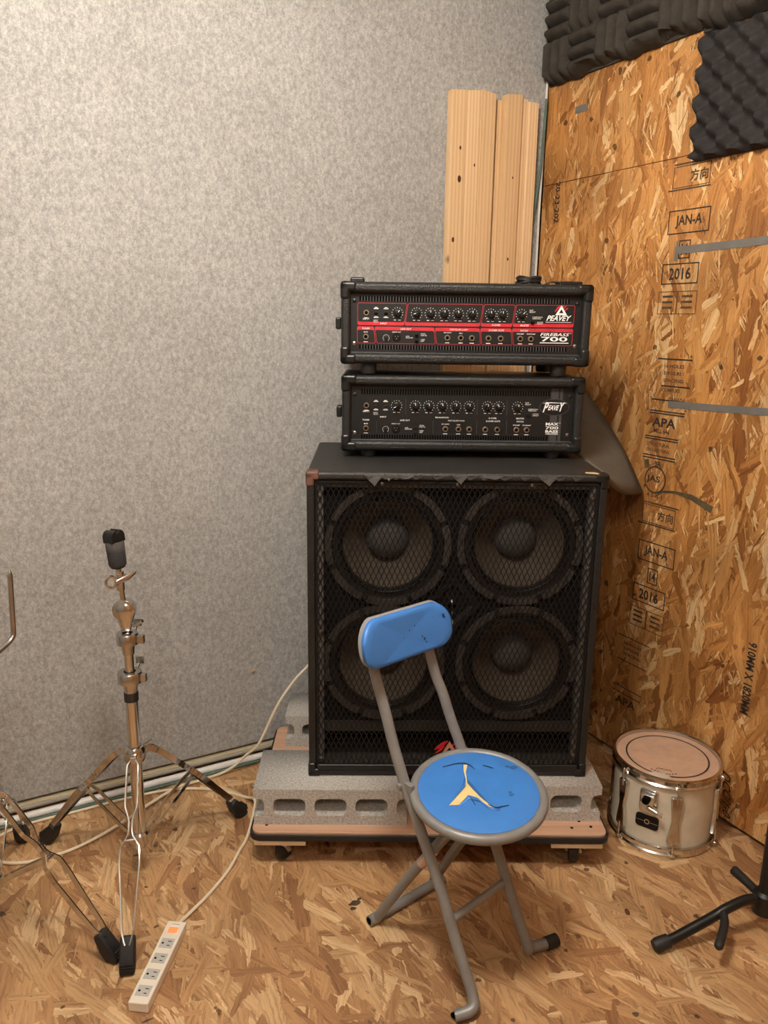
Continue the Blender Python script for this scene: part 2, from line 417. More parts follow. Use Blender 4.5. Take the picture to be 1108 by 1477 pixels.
# ceiling lamps (out of the frame)
for i, (lx, ly, pw) in enumerate(LAMPS):
    t = thing('ceiling_lamp', ('white globe ceiling lamp in front of the felt wall', 'unseen globe lamp added behind the viewer as front fill')[i], 'lamp', (lx, ly, ZC))
    MB().lathe([(.0005, -.001), (.06, -.001), (.06, -.02), (.02, -.035), (.02, -.06)], 24).build('ceiling_rose', T['ceiling'], t)
    m, nt, b = nmat('lamp_globe'); b.inputs['Base Color'].default_value = (.9, .9, .9, 1)
    b.inputs['Emission Color'].default_value = (*LAMP_COL, 1); b.inputs['Emission Strength'].default_value = pw / (PI * 4 * PI * LAMP_R ** 2)
    MB().lathe([(LAMP_R * math.sin(PI * k / 14) + (.0004 if k in (0, 14) else 0), -.055 - LAMP_R + LAMP_R * math.cos(PI * k / 14)) for k in range(15)], 24).build('globe', m, t, angle=80)
# corner cables
tag(MB().tube(smooth([(XW - .016, YW - .012, 2.12), (XW - .018, YW - .012, 1.9), (XW - .022, YW - .014, 1.7), (XW - .02, YW - .012, 1.5), (XW - .02, YW - .012, .05)]), .0038, 8).build('corner_cable', T['pipe']),
    'thin white cable running down the corner between felt and chipboard walls', 'cable')
tag(MB().tube(smooth([(XW - .022, YW - .02, 2.05), (XW - .03, YW - .02, 1.85), (XW - .048, YW - .016, 1.68), (XW - .052, YW - .014, 1.5), (XW - .05, YW - .012, .06)]), .0045, 8).build('corner_cable', T['cable_green']),
    'greenish cable hanging beside the pine boards in the room corner', 'cable')

# ---------------------------------------------------------------- prints on the chipboard wall (x to the viewer's right = -Y)
xd, yd = (0, -1, 0), (0, 0, 1); XP = XW - .0006
ink = MB(); fade = MB()
def frame(mb, yc, zc, wd, hh, t=.003):
    for a, b_, c_, d_ in ((yc - wd / 2, yc + wd / 2, zc + hh / 2 - t / 2, t), (yc - wd / 2, yc + wd / 2, zc - hh / 2 + t / 2, t)):
        mb.bx(XP - .0003, XP, a, b_, c_ - d_ / 2, c_ + d_ / 2)
    for yy in (yc - wd / 2, yc + wd / 2): mb.bx(XP - .0003, XP, yy - t / 2, yy + t / 2, zc - hh / 2, zc + hh / 2)
def hbar(mb, yc, zc, wd, t=.004): mb.bx(XP - .0003, XP, yc - wd / 2, yc + wd / 2, zc - t / 2, zc + t / 2)
def wt(mb, s, yc, zc, h, wd=None, bold=.024): mb.text(s, (XP, yc, zc), xd, yd, h=h, w=wd, bold=bold)
for dz, top in ((0, True), (-.93, False)):
    hbar(fade, 1.575, 1.775 + dz, .13); hbar(fade, 1.585, 1.71 + dz, .14); frame(fade, 1.58, 1.742 + dz, .12, .055, .002)
    wt(fade, '方向', 1.555, 1.742 + dz, .03)
    wt(ink, 'JAN-A', 1.575, 1.627 + dz, .034, .088); frame(ink, 1.575, 1.627 + dz, .135, .062)
    frame(ink, 1.58, 1.555 + dz, .036, .048); wt(ink, '14', 1.58, 1.555 + dz, .03, .022)
    wt(ink, '2016', 1.588, 1.492 + dz, .032, .074); frame(ink, 1.588, 1.492 + dz, .122, .055)
    for yy in (1.622, 1.555):
        frame(fade, yy, 1.415 + dz, .064, .062, .002)
        for q in range(3): hbar(fade, yy, 1.432 - q * .015 + dz, .036, .006)
    if top:
        zz = 1.235
        hbar(ink, 1.575, 1.262, .12); hbar(ink, 1.565, 1.262 - .075, .10); hbar(ink, 1.585, 1.147, .12); hbar(ink, 1.585, 1.115, .125, .0035); hbar(ink, 1.585, 1.108, .125, .0035)
        for q, s in enumerate(('16 HOLES', 'EXPOSURE 1', 'SPACING')): wt(fade, s, 1.575, 1.243 - q * .02, .010, .07)
        wt(fade, 'COMPLIES', 1.58, 1.176, .010, .065); wt(fade, 'CANADA', 1.555, 1.15 - .0, .014, .06)
        wt(ink, 'APA', 1.593, 1.083, .026, .085, .03); wt(ink, 'MILL 646', 1.598, 1.058, .013, .055)
        for q in range(2): hbar(ink, 1.597, 1.040 - q * .007, .12, .0035)
        for q, s in enumerate(('STRUCTURAL', 'EN SHEATHING')): wt(fade, s, 1.605, 1.018 - q * .017, .010, .085)
        for q in range(2): hbar(ink, 1.60, .985 - q * .008, .12, .0035)
        wt(ink, '3R', 1.60, .962, .016)
        n = 40; ro = .040; ri = .036
        ink.add([(XP - .0003, 1.605 + r_ * math.cos(2 * PI * k / n), .915 + r_ * 1.0 * math.sin(2 * PI * k / n)) for k in range(n) for r_ in (ro, ri)],
                [(2 * k, 2 * ((k + 1) % n), 2 * ((k + 1) % n) + 1, 2 * k + 1) for k in range(n)])
        wt(ink, 'JAS', 1.612, .915, .024, .05)
        wt(fade, '4 5 6 1', 1.603, .868, .012, .06)
    else:
        hbar(fade, 1.63, .405, .13, .003); hbar(fade, 1.63, .325, .12, .003); hbar(fade, 1.64, .235, .12, .003); hbar(fade, 1.64, .215, .12, .003)
        for q in range(3): wt(fade, ('16 HOLES', 'EXPOSURE 1', 'SPACING')[q], 1.63, .385 - q * .018, .010, .07)
        wt(fade, 'APA', 1.64, .19, .026, .085, .03)
# vertical print, reading downwards
def vt(mb, s, yc, zc, h, ln, bold=.028): mb.text(s, (XP, yc, zc), (0, 0, -1), (0, -1, 0), h=h, w=ln, bold=bold)
vt(ink, '20-23-202', 2.114, 1.735, .022, .125)
vt(ink, '910MM X 1820MM', 1.227, .445, .026, .205)
ink.text('DCC/1-0', (XP, 1.247, .088), (0, -.12, -.99), (0, -.99, .12), h=.026, w=.135, bold=.012, shear=.5)
ink.build('stencil_print', T['ink'], wr); fade.build('faded_stencil_print', T['ink_faded'], wr)
res = MB()
res.strip([(XP, 1.60, .865), (XP, 1.575, .885), (XP, 1.53, .892), (XP, 1.47, .889), (XP, 1.40, .868)], (0, 0, 1), [.005, .007, .008, .016, .02], .0004)
res.strip([(XP, 1.645, .97), (XP, 1.638, .945)], (0, 1, 0), .018, .0004)
res.build('glue_mark', plain('glue_mark', (.10, .075, .035), .7, var=.4), wr)
MB().bx(XP - .0004, XP, 2.0, 2.055, 1.985, 2.006).build('grey_shim', T['tape'], wr)
tag(MB().strip([(XW - .0008, 1.612, 1.553), (XW - .0008, 1.45, 1.556), (XW - .0008, 1.05, 1.566)], (0, 0, 1), .020, .0010).strip([(XW - .0009, 1.603, 1.578), (XW - .0009, 1.607, 1.525)], (0, 1, 0), .010, .001).build('tape_strip', T['tape']),
    'upper grey tape strip across the JAN-A stencil on the chipboard wall', 'tape')
tag(MB().strip([(XW - .0008, 1.584, 1.137), (XW - .0008, 1.4, 1.142), (XW - .0008, 1.0, 1.158)], (0, 0, 1), .019, .0010).build('tape_strip', T['tape']),
    'lower grey tape strip above the APA stencil on the chipboard wall', 'tape')

# ---------------------------------------------------------------- acoustic foam
def basket(y0, y1, z0, z1, name, label, seed):
    rnd = random.Random(seed); st = .0065; cell = .118
    ny = int((y1 - y0) / st); nz = int((z1 - z0) / st); rows = []
    for j in range(nz + 1):
        row = []
        for i in range(ny + 1):
            y = y0 + (y1 - y0) * i / ny; z = z0 + (z1 - z0) * j / nz
            u = (y1 - y) / cell; v = (z - z0) / cell
            ci, cj = int(u), int(v); fu, fv = u - ci, v - cj
            if (ci + cj) % 2: fu, fv = fv, fu
            rid = abs(math.sin(PI * 3 * fu)) ** .6
            end = min(1, min(fv, 1 - fv) * 7)
            h = .022 + .034 * rid * (.35 + .65 * end ** .5)
            ed = min(y - y0, y1 - y, z - z0, z1 - z)
            h *= min(1, .35 + ed / .02 * .65)
            if j == 0 or j == nz or i == 0 or i == ny: h = .004
            zz = z + (.006 * math.sin(y * 23 + seed) + .004 * math.sin(y * 61) if j < 3 else 0)
            row.append((XW - .003 - h, y, zz))
        rows.append(row)
    o = MB().grid(rows)
    o.bx(XW - .008, XW - .001, y0, y1, z0, z1)
    return tag(o.build(name, T['foam'], None, angle=80), label, 'foam panel', 'basket weave foam panels')
basket(1.585, 2.176, 2.088, ZC - .01, 'acoustic_foam_panel', 'charcoal basket-weave foam panel in the corner above the pine boards', 1)
basket(.99, 1.58, 2.079, ZC - .02, 'acoustic_foam_panel', 'charcoal basket-weave foam panel directly above the egg-crate foam', 2)
def eggcrate(y0, y1, z0, z1):
    st = .006; ny = int((y1 - y0) / st); nz = int((z1 - z0) / st); p = .068; rows = []
    for j in range(nz + 1):
        row = []
        for i in range(ny + 1):
            t = i / ny; z = z0 + (z1 - z0) * j / nz
            y = y0 + (y1 - y0) * t
            sc = .008 * abs(math.sin(PI * (z - z0) / p)) - .004
            if t > .9: y -= sc * (t - .9) / .1 * -1
            a = (y1 - y) / p; b_ = (z - z0) / p
            h = .010 + .038 * (.5 + .5 * math.cos(2 * PI * (y1 - y) / .068) * math.cos(2 * PI * (z - z0) / .068)) ** 1.15
            if i in (0, ny) or j in (0, nz): h = .003
            row.append((XW - .003 - h, y, z))
        rows.append(row)
    o = MB().grid(rows).bx(XW - .006, XW - .001, y0, y1 - .004, z0, z1)
    tag(o.build('egg_crate_foam_panel', T['foam2'], None, angle=80), 'black egg-crate foam panel on the chipboard wall below the basket-weave foam', 'foam panel')
eggcrate(.98, 1.572, 1.772, 2.072)

# ---------------------------------------------------------------- pine boards against the felt wall
boards = [(1.400, 1.455, 2.028, .000, 'leftmost pine board of the left bundle, with three knots, behind the amplifiers'),
          (1.455, 1.508, 2.034, .003, 'middle pine board of the left bundle behind the amplifiers'),
          (1.508, 1.564, 2.038, .001, 'right pine board of the left bundle, beside the narrow gap'),
          (1.5785, 1.597, 2.022, .012, 'narrowest pine board, just right of the gap between the bundles'),
          (1.597, 1.658, 2.040, -.008, 'widest pine board of the right bundle, tallest of that bundle'),
          (1.658, 1.689, 2.036, .004, 'slim pine board second from the room corner'),
          (1.689, 1.727, 2.029, -.002, 'pine board nearest the room corner')]
for i, (x0, x1, zt, dy, lab) in enumerate(boards):
    o = MB()
    zz = [0, zt]
    o.prism([(x0 + .0004, YW - .034 + dy), (x1 - .0004, YW - .034 + dy), (x1 - .0004, YW - .010), (x0 + .0004, YW - .010)], 0.0, zt)
    for k in range(4, 8): pass
    ob = o.build('pine_board', pine(i), None, bevel=.0015)
    if i in (0, 1, 2, 4):
        me = ob.data
        for v in me.vertices:
            if v.co.z > 1: v.co.z += (.004 if (v.co.x - x0) > (x1 - x0) / 2 else -.003) * (-1 if i == 2 else 1)
    for kx, kz, kr in {0: ((1.436, 1.868, .0045), (1.436, 1.780, .008), (1.420, 1.603, .006)), 1: ((1.492, 1.825, .0035),), 4: ((1.632, 1.80, .003), (1.628, 1.555, .004))}.get(i, ()):
        q = MB().prism([(kr * .8 * math.cos(2 * PI * n_ / 14), kr * 1.3 * math.sin(2 * PI * n_ / 14)) for n_ in range(14)], -.0004, .0004, Matrix.Translation((kx, YW - .034 + dy, kz)) @ Matrix.Rotation(PI / 2, 4, 'X'))
        q.build('knot', T['knot'], ob)
    tag(ob, lab, 'board', 'pine boards in the corner')

# ---------------------------------------------------------------- dolly
A_D = R(-28.5)
dl = thing('platform_dolly', 'low plywood dolly with black rubber edge carrying concrete blocks', 'dolly', (.561, 1.683, 0), A_D)
dw, dd = .90, .535
MB().prism(rrect(0, dw, 0, dd, .022), .078, .100).build('deck', T['ply'], dl, bevel=.0015)
MB().ring(rrect(-.006, dw + .006, -.006, dd + .006, .027), rrect(-.0002, dw + .0002, -.0002, dd + .0002, .022), .0775, .0955).build('rubber_edge', T['rubber'], dl, bevel=.003)
wheel = None
for i, (cx, cy) in enumerate(((.075, .036), (dw - .075, .036), (.075, dd - .06), (dw - .075, dd - .06))):
    MB().bx(cx - .068, cx + .062, min(cy - .04, -.003) if cy < .2 else cy - .045, cy + .055, .0645, .0774).build('cleat', T['cleat'], dl, bevel=.001)
    f = MB().bx(-.03, .03, -.03, .03, .0605, .0644)
    for y0 in (-.0175, .0150):
        f.prism([(-.024, .0605), (.020, .0605), (.013, .030), (.008, .022), (.0, .022), (-.006, .030)], y0, y0 + .0025, Matrix(((1, 0, 0, .0), (0, 0, 1, 0), (0, 1, 0, 0), (0, 0, 0, 1))))
    f.cyl((.004, -.021, .0285), (.004, .021, .0285), .005, n=10)
    cs = f.build('caster', T['zinc'], dl, loc=(cx, cy, 0), rz=R((62, 75, 20, 140)[i]))
    MB().lathe([(.0005, -.0125), (.022, -.0130), (.0285, -.009), (.0285, .009), (.022, .0130), (.0005, .0125)], 28, Matrix.Translation((.004, 0, .0285)) @ Matrix.Rotation(PI / 2, 4, 'X')).build('wheel', T['rubber'], cs)
for sx, sy in ((dw - .035, .035), (dw - .085, .03), (dw - .06, .058), (dw - .095, .07), (.035, .03)):
    MB().cyl((sx, sy, .0995), (sx, sy, .1006), .004, n=12).build('screw', T['void'], dl)

# ---------------------------------------------------------------- concrete blocks
def block_mesh(L=.39, D=.19, Hh=.10):
    cu = bpy.data.curves.new('b', 'CURVE'); cu.dimensions = '2D'; cu.fill_mode = 'BOTH'; cu.extrude = D / 2
    out = [(0, 0), (L, 0), (L, .024), (L - .008, .025), (L - .020, .028), (L - .026, .038), (L - .026, .062), (L - .020, .072), (L - .008, .075), (L, .076), (L, Hh), (0, Hh), (0, .076), (.008, .075), (.020, .072), (.026, .062), (.026, .038), (.020, .028), (.008, .025), (0, .024)]
    loops = [out] + [rrect(cx - .041, cx + .041, .026, .074, .017, 5) for cx in (.0905, .195, .2995)]
    for lp in loops:
        # jitter keeps the cast edge uneven
        sp = cu.splines.new('POLY'); sp.points.add(len(lp) - 1); sp.use_cyclic_u = True
        for p, q in zip(sp.points, lp): p.co = (q[0], q[1], 0, 1)
    ob = bpy.data.objects.new('b', cu); me = bpy.data.meshes.new_from_object(ob)
    M = Matrix.Translation((0, D / 2, 0)) @ Matrix.Rotation(PI / 2, 4, 'X')
    me.transform(M); bpy.data.objects.remove(ob); bpy.data.curves.remove(cu)
    bm = bmesh.new(); bm.from_mesh(me); bmesh.ops.remove_doubles(bm, verts=bm.verts, dist=1e-5)
    bmesh.ops.recalc_face_normals(bm, faces=bm.faces); bm.to_mesh(me); bm.free()
    me.materials.append(T['concrete']); return me
bme = block_mesh()
for nm, loc, rz, lab in (('concrete_block', (.578, 1.709, .1), R(-28), 'hollow concrete block under the front left corner of the speaker cabinet'),
                         ('concrete_block', (1.031, 1.492, .1), R(-28), 'hollow concrete block under the front right corner of the speaker cabinet')):
    o = bpy.data.objects.new(nm, bme); COL.objects.link(o); o.location = loc; o.rotation_euler = (0, 0, rz)
    tag(o, lab, 'concrete block', 'concrete blocks on the dolly')
b3 = block_mesh(.39, .152); o = bpy.data.objects.new('concrete_block', b3); COL.objects.link(o); o.location = (.792, 2.028, .1); o.rotation_euler = (0, 0, R(-28.5))
tag(o, 'hollow concrete block at the back of the dolly near the felt wall', 'concrete block', 'concrete blocks on the dolly')

# ---------------------------------------------------------------- speaker cabinet
A_C = R(-27.7)
W, D, HC = .722, .485, .803
cb = thing('speaker_cabinet', 'big black four-speaker bass cabinet with diamond mesh grille on concrete blocks', 'speaker cabinet', (.727, 1.70, .2015), A_C)
t_ = .019
sh = MB()
sh.bx(0, W, 0, D, HC - t_, HC); sh.bx(0, W, 0, D, 0, t_); sh.bx(0, t_, 0, D, t_, HC - t_); sh.bx(W - t_, W, 0, D, t_, HC - t_)
MB().bx(0, W, 0, D, HC - .020, HC).build('top_board', T['tolex_dusty'], cb, bevel=.008, seg=3)
MB().bx(0, W, .0, D, 0, .020).build('bottom_board', T['tolex'], cb, bevel=.006, seg=3)
MB().bx(0, .019, .001, D, .0201, HC - .0201).build('side_board', T['tolex'], cb, bevel=.004)
MB().bx(W - .019, W, .001, D, .0201, HC - .0201).build('side_board', T['tolex'], cb, bevel=.004)
MB().bx(.0195, W - .0195, D - .02, D - .002, .0205, HC - .0205).build('back_board', T['baffle'], cb)
# baffle with four cut-outs: built as strips around circles
bf = MB()
CS = [(.197, .616, .140), (.523, .620, .140), (.190, .305, .140), (.530, .306, .140)]
yb = .034
def baffle_cell(x0, x1, z0, z1, cx, cz, r, n=48):
    ang = [2 * PI * k / n + PI / 4 for k in range(n)]
    inn = [(cx + r * math.cos(a), yb, cz + r * math.sin(a)) for a in ang]
    out = []
    for a in ang:
        c_, s_ = math.cos(a), math.sin(a)
        tx = ((x1 - cx) / c_ if c_ > 1e-6 else (x0 - cx) / c_ if c_ < -1e-6 else 9)
        tz = ((z1 - cz) / s_ if s_ > 1e-6 else (z0 - cz) / s_ if s_ < -1e-6 else 9)
        t2 = min(tx, tz); out.append((cx + t2 * c_, yb, cz + t2 * s_))
    bf.add(inn + out, [(i, (i + 1) % n, n + (i + 1) % n, n + i) for i in range(n)])
xm, zm = .361, .460
baffle_cell(.0195, xm, zm, HC - .0205, *CS[0]); baffle_cell(xm, W - .0195, zm, HC - .0205, *CS[1])
baffle_cell(.0195, xm, .142, zm, *CS[2]); baffle_cell(xm, W - .0195, .142, zm, *CS[3])
bf.build('baffle', T['baffle'], cb)
MB().bx(.0196, W - .0196, .030, .30, .112, .142).build('port_shelf', T['inner'], cb)
MB().bx(.0196, W - .0196, .012, .30, .0205, .026).build('port_floor', T['gasket'], cb)
MB().bx(.0196, W - .0196, .30, .31, .026, .112).build('port_back', T['void'], cb)
rl = MB()
for x in (.0196, W - .0396): rl.bx(x, x + .020, .012, .033, .03, HC - .021)
rl.bx(.04, W - .04, .014, .033, HC - .040, HC - .0206)
rl.build('grille_batten', T['batten'], cb, bevel=.002)
for cx, cz, r in CS:
    MX = Matrix.Translation((cx, yb, cz)) @ Matrix.Rotation(PI / 2, 4, 'X')   # local z -> -y (towards viewer)
    sp = MB().lathe([(.1545, .0005), (.1545, .004), (.150, .006), (.139, .006), (.136, .001), (.124, .000), (.122, -.006), (.140, -.008), (.142, .0005)], 64, MX, closed=True).build('speaker', T['surround'], cb)
    g = MB()
    for q in range(8):
        a0 = 2 * PI * q / 8 + .05 + R(22.5); a1 = 2 * PI * (q + 1) / 8 - .05 + R(22.5); k_ = 10
        o_ = [(.156 * math.cos(a0 + (a1 - a0) * i / k_), .156 * math.sin(a0 + (a1 - a0) * i / k_)) for i in range(k_ + 1)]
        i_ = [(.139 * math.cos(a1 - (a1 - a0) * i / k_), .139 * math.sin(a1 - (a1 - a0) * i / k_)) for i in range(k_ + 1)]
        g.prism(o_ + i_, .0045, .0105, MX)
    g.build('gasket', T['gasket'], sp)
    MB().lathe([(.1235, .000), (.121, .005), (.1175, .001), (.115, .005), (.112, .000), (.111, -.004)], 64, MX).build('surround', T['surround'], sp)
    MB().lathe([(.112, -.003), (.088, -.030), (.066, -.056), (.046, -.080), (.001, -.082)], 64, MX).build('cone', T['cone'], sp)
    MB().lathe([(.055, -.070), (.0535, -.060), (.046, -.048), (.032, -.039), (.016, -.035), (.0005, -.034)], 48, MX).build('dust_cap', T['dust'], sp)
# tweeter: square flange standing on its corner with a flared throat
tw = MB(); MT = Matrix.Translation((.362, yb, .462)) @ Matrix.Rotation(PI / 2, 4, 'X') @ Matrix.Rotation(PI / 4, 4, 'Z')
tw.ring(rrect(-.052, .052, -.052, .052, .008), rrect(-.040, .040, -.040, .040, .008), .0005, .008, MT)
t0 = tw.build('tweeter', T['mesh'], cb, bevel=.001)
vs = MB(); a = rrect(-.040, .040, -.040, .040, .008); n = len(a)
prof = [(1, .007), (.7, -.004), (.45, -.016), (.30, -.03)]
vs.add([(x * s_, y * s_, z) for s_, z in prof for x, y in a], [(i * n + k, i * n + (k + 1) % n, (i + 1) * n + (k + 1) % n, (i + 1) * n + k) for i in range(3) for k in range(n)], MT)
vs.build('horn_throat', T['black'], t0)
MB().lathe([(.012, -.026), (.008, -.014), (.0005, -.010)], 20, MT).build('phase_plug', T['nickel'], t0)
# expanded metal grille
gm = MB(); gx0, gx1, gz0, gz1 = .0215, W - .0215, .0215, HC - .0225; yg = .0075
nc = 52; nr = 51; cw = (gx1 - gx0) / nc; hh_ = (gz1 - gz0) / nr; sw = .0011
for j in range(2 * nc + 1):
    xc = gx0 + j * cw / 2
    pts = []
    for i in range(nr + 1):
        sgn = 1 if (i + j) % 2 else -1
        x = min(max(xc + sgn * cw / 4, gx0), gx1); pts.append((x, gz0 + i * hh_))
    vs = []; fs = []
    for i, (x, z) in enumerate(pts):
        vs += [(x - sw, yg, z), (x + sw, yg, z), (x + sw, yg + .0016, z), (x - sw, yg + .0016, z)]
        if i:
            b_ = 4 * (i - 1)
            fs += [(b_ + k, b_ + (k + 1) % 4, b_ + 4 + (k + 1) % 4, b_ + 4 + k) for k in range(4)]
    gm.add(vs, fs)
gr = gm.build('mesh_grille', T['mesh'], cb)
gr['kind'] = 'stuff'
ge = MB()
ge.ring(rrect(gx0 - .0015, gx1 + .0015, gz0 - .001, gz1 + .001, .004), rrect(gx0 + .004, gx1 - .004, gz0 + .005, gz1 - .005, .003), .0045, .0095, Matrix.Translation((0, .0005, 0)) @ Matrix(((1, 0, 0, 0), (0, 0, 1, 0), (0, 1, 0, 0), (0, 0, 0, 1))))
ge.build('grille_frame', T['mesh'], cb)
MB().bx(.022, W - .022, -.004, .006, .019, .034).build('bottom_lip', T['black'], cb, bevel=.003)
for sx, sz in ((.032, .745), (.032, .40), (.032, .05), (W - .034, .745), (W - .034, .57), (W - .034, .37), (W - .034, .06), (.36, .775), (.18, .775), (.54, .775)):
    MB().lathe([(.0045, 0), (.004, .002), (.0005, .003)], 12, Matrix.Translation((sx, .0065, sz)) @ Matrix.Rotation(PI / 2, 4, 'X')).build('screw', T['dark_steel'], cb)
# corners
def corner(x, z, m, nm, lab=None, sx=1, sz=1, s=.030):
    q = MB().bx(min(x - .002 * sx, x + s * sx), max(x - .002 * sx, x + s * sx), -.0025, s + .004, min(z - .002 * sz, z + .020 * sz), max(z - .002 * sz, z + .020 * sz))
    q.bx(min(x - .002 * sx, x + .0185 * sx), max(x - .002 * sx, x + .0185 * sx), -.0025, s, min(z, z + s * 1.2 * sz), max(z, z + s * 1.2 * sz))
    o = q.build(nm, m, cb, bevel=.006, seg=3)
    if lab: o['label'] = lab
corner(0, HC, T['brown'], 'corner_guard', 'worn brown corner guard', 1, -1)
corner(W, HC, T['black'], 'corner_guard', None, -1, -1)
corner(0, 0, T['black'], 'corner_guard', None, 1, 1)
corner(W, 0, T['black'], 'corner_guard', None, -1, 1)
tv = MB()
def flap(x, ln, hh, tilt):
    tv.add([(x - ln, -.0015, HC - .006), (x - ln * .4, -.004, HC - .009), (x, -.0015, HC - .005), (x - ln * .45, -.010, HC - .009 - hh), (x - ln * .3, -.006, HC - .012 - hh * .4)], [(0, 1, 2), (1, 4, 2), (1, 3, 4), (0, 3, 1)])
    for k in range(3):
        a = x - ln + ln * .8 * k; tv.strip([(a, -.001, HC - .004 - .004 * (k % 2)), (a + .012, -.0055, HC - .012), (a + .03, -.002, HC - .008)], (0, 0, 1), [.002, .007, .002], .0012)
for q in ((.185, .05, .022), (.205, .02, .010), (.385, .04, .016), (.47, .06, .003), (.60, .05, .018), (.26, .06, .004)): flap(q[0], q[1], q[2], 0)
tv.build('torn_vinyl', T['torn'], cb)
MB().add([(W - .055, .012, HC + .0012), (W - .03, -.001, HC + .0012), (W - .022, .004, HC + .0025), (W - .028, .03, HC + .0012), (W - .05, .03, HC + .0012)], [(0, 1, 2, 3, 4)]).build('bare_wood_patch', T['cleat'], cb)
# badge on the grille
bd = MB()
My = Matrix(((1, 0, 0, 0), (0, 0, -1, 0), (0, 1, 0, 0), (0, 0, 0, 1)))
bd.prism([(-.028, -.016), (.026, -.016), (.0, .026)], 0, .001, Matrix.Translation((.363, .0055, .074)) @ My)
badge = bd.build('badge', T['black'], cb)
rd = MB()
for k, (x, z, l_) in enumerate(((.337, .083, .026), (.343, .088, .030), (.349, .088, .034), (.342, .074, .030), (.378, .090, .024), (.384, .082, .026))):
    rd.strip([(x - l_ * .45, .0035, z - l_ * .35), (x, .0030, z + .002), (x + l_ * .3, .0035, z + l_ * .35)], (.6, 0, -.6), [.003, .0065, .003], .001)
rd.build('red_scratches', T['red'], badge)
pk = MB()
pk.ring([(-.023, -.014), (.023, -.014), (0, .028)], [(-.011, -.006), (.011, -.006), (0, .010)], 0, .0012, Matrix.Translation((.364, .0022, .072)) @ My)
pk.build('triangle', T['pink'], badge)

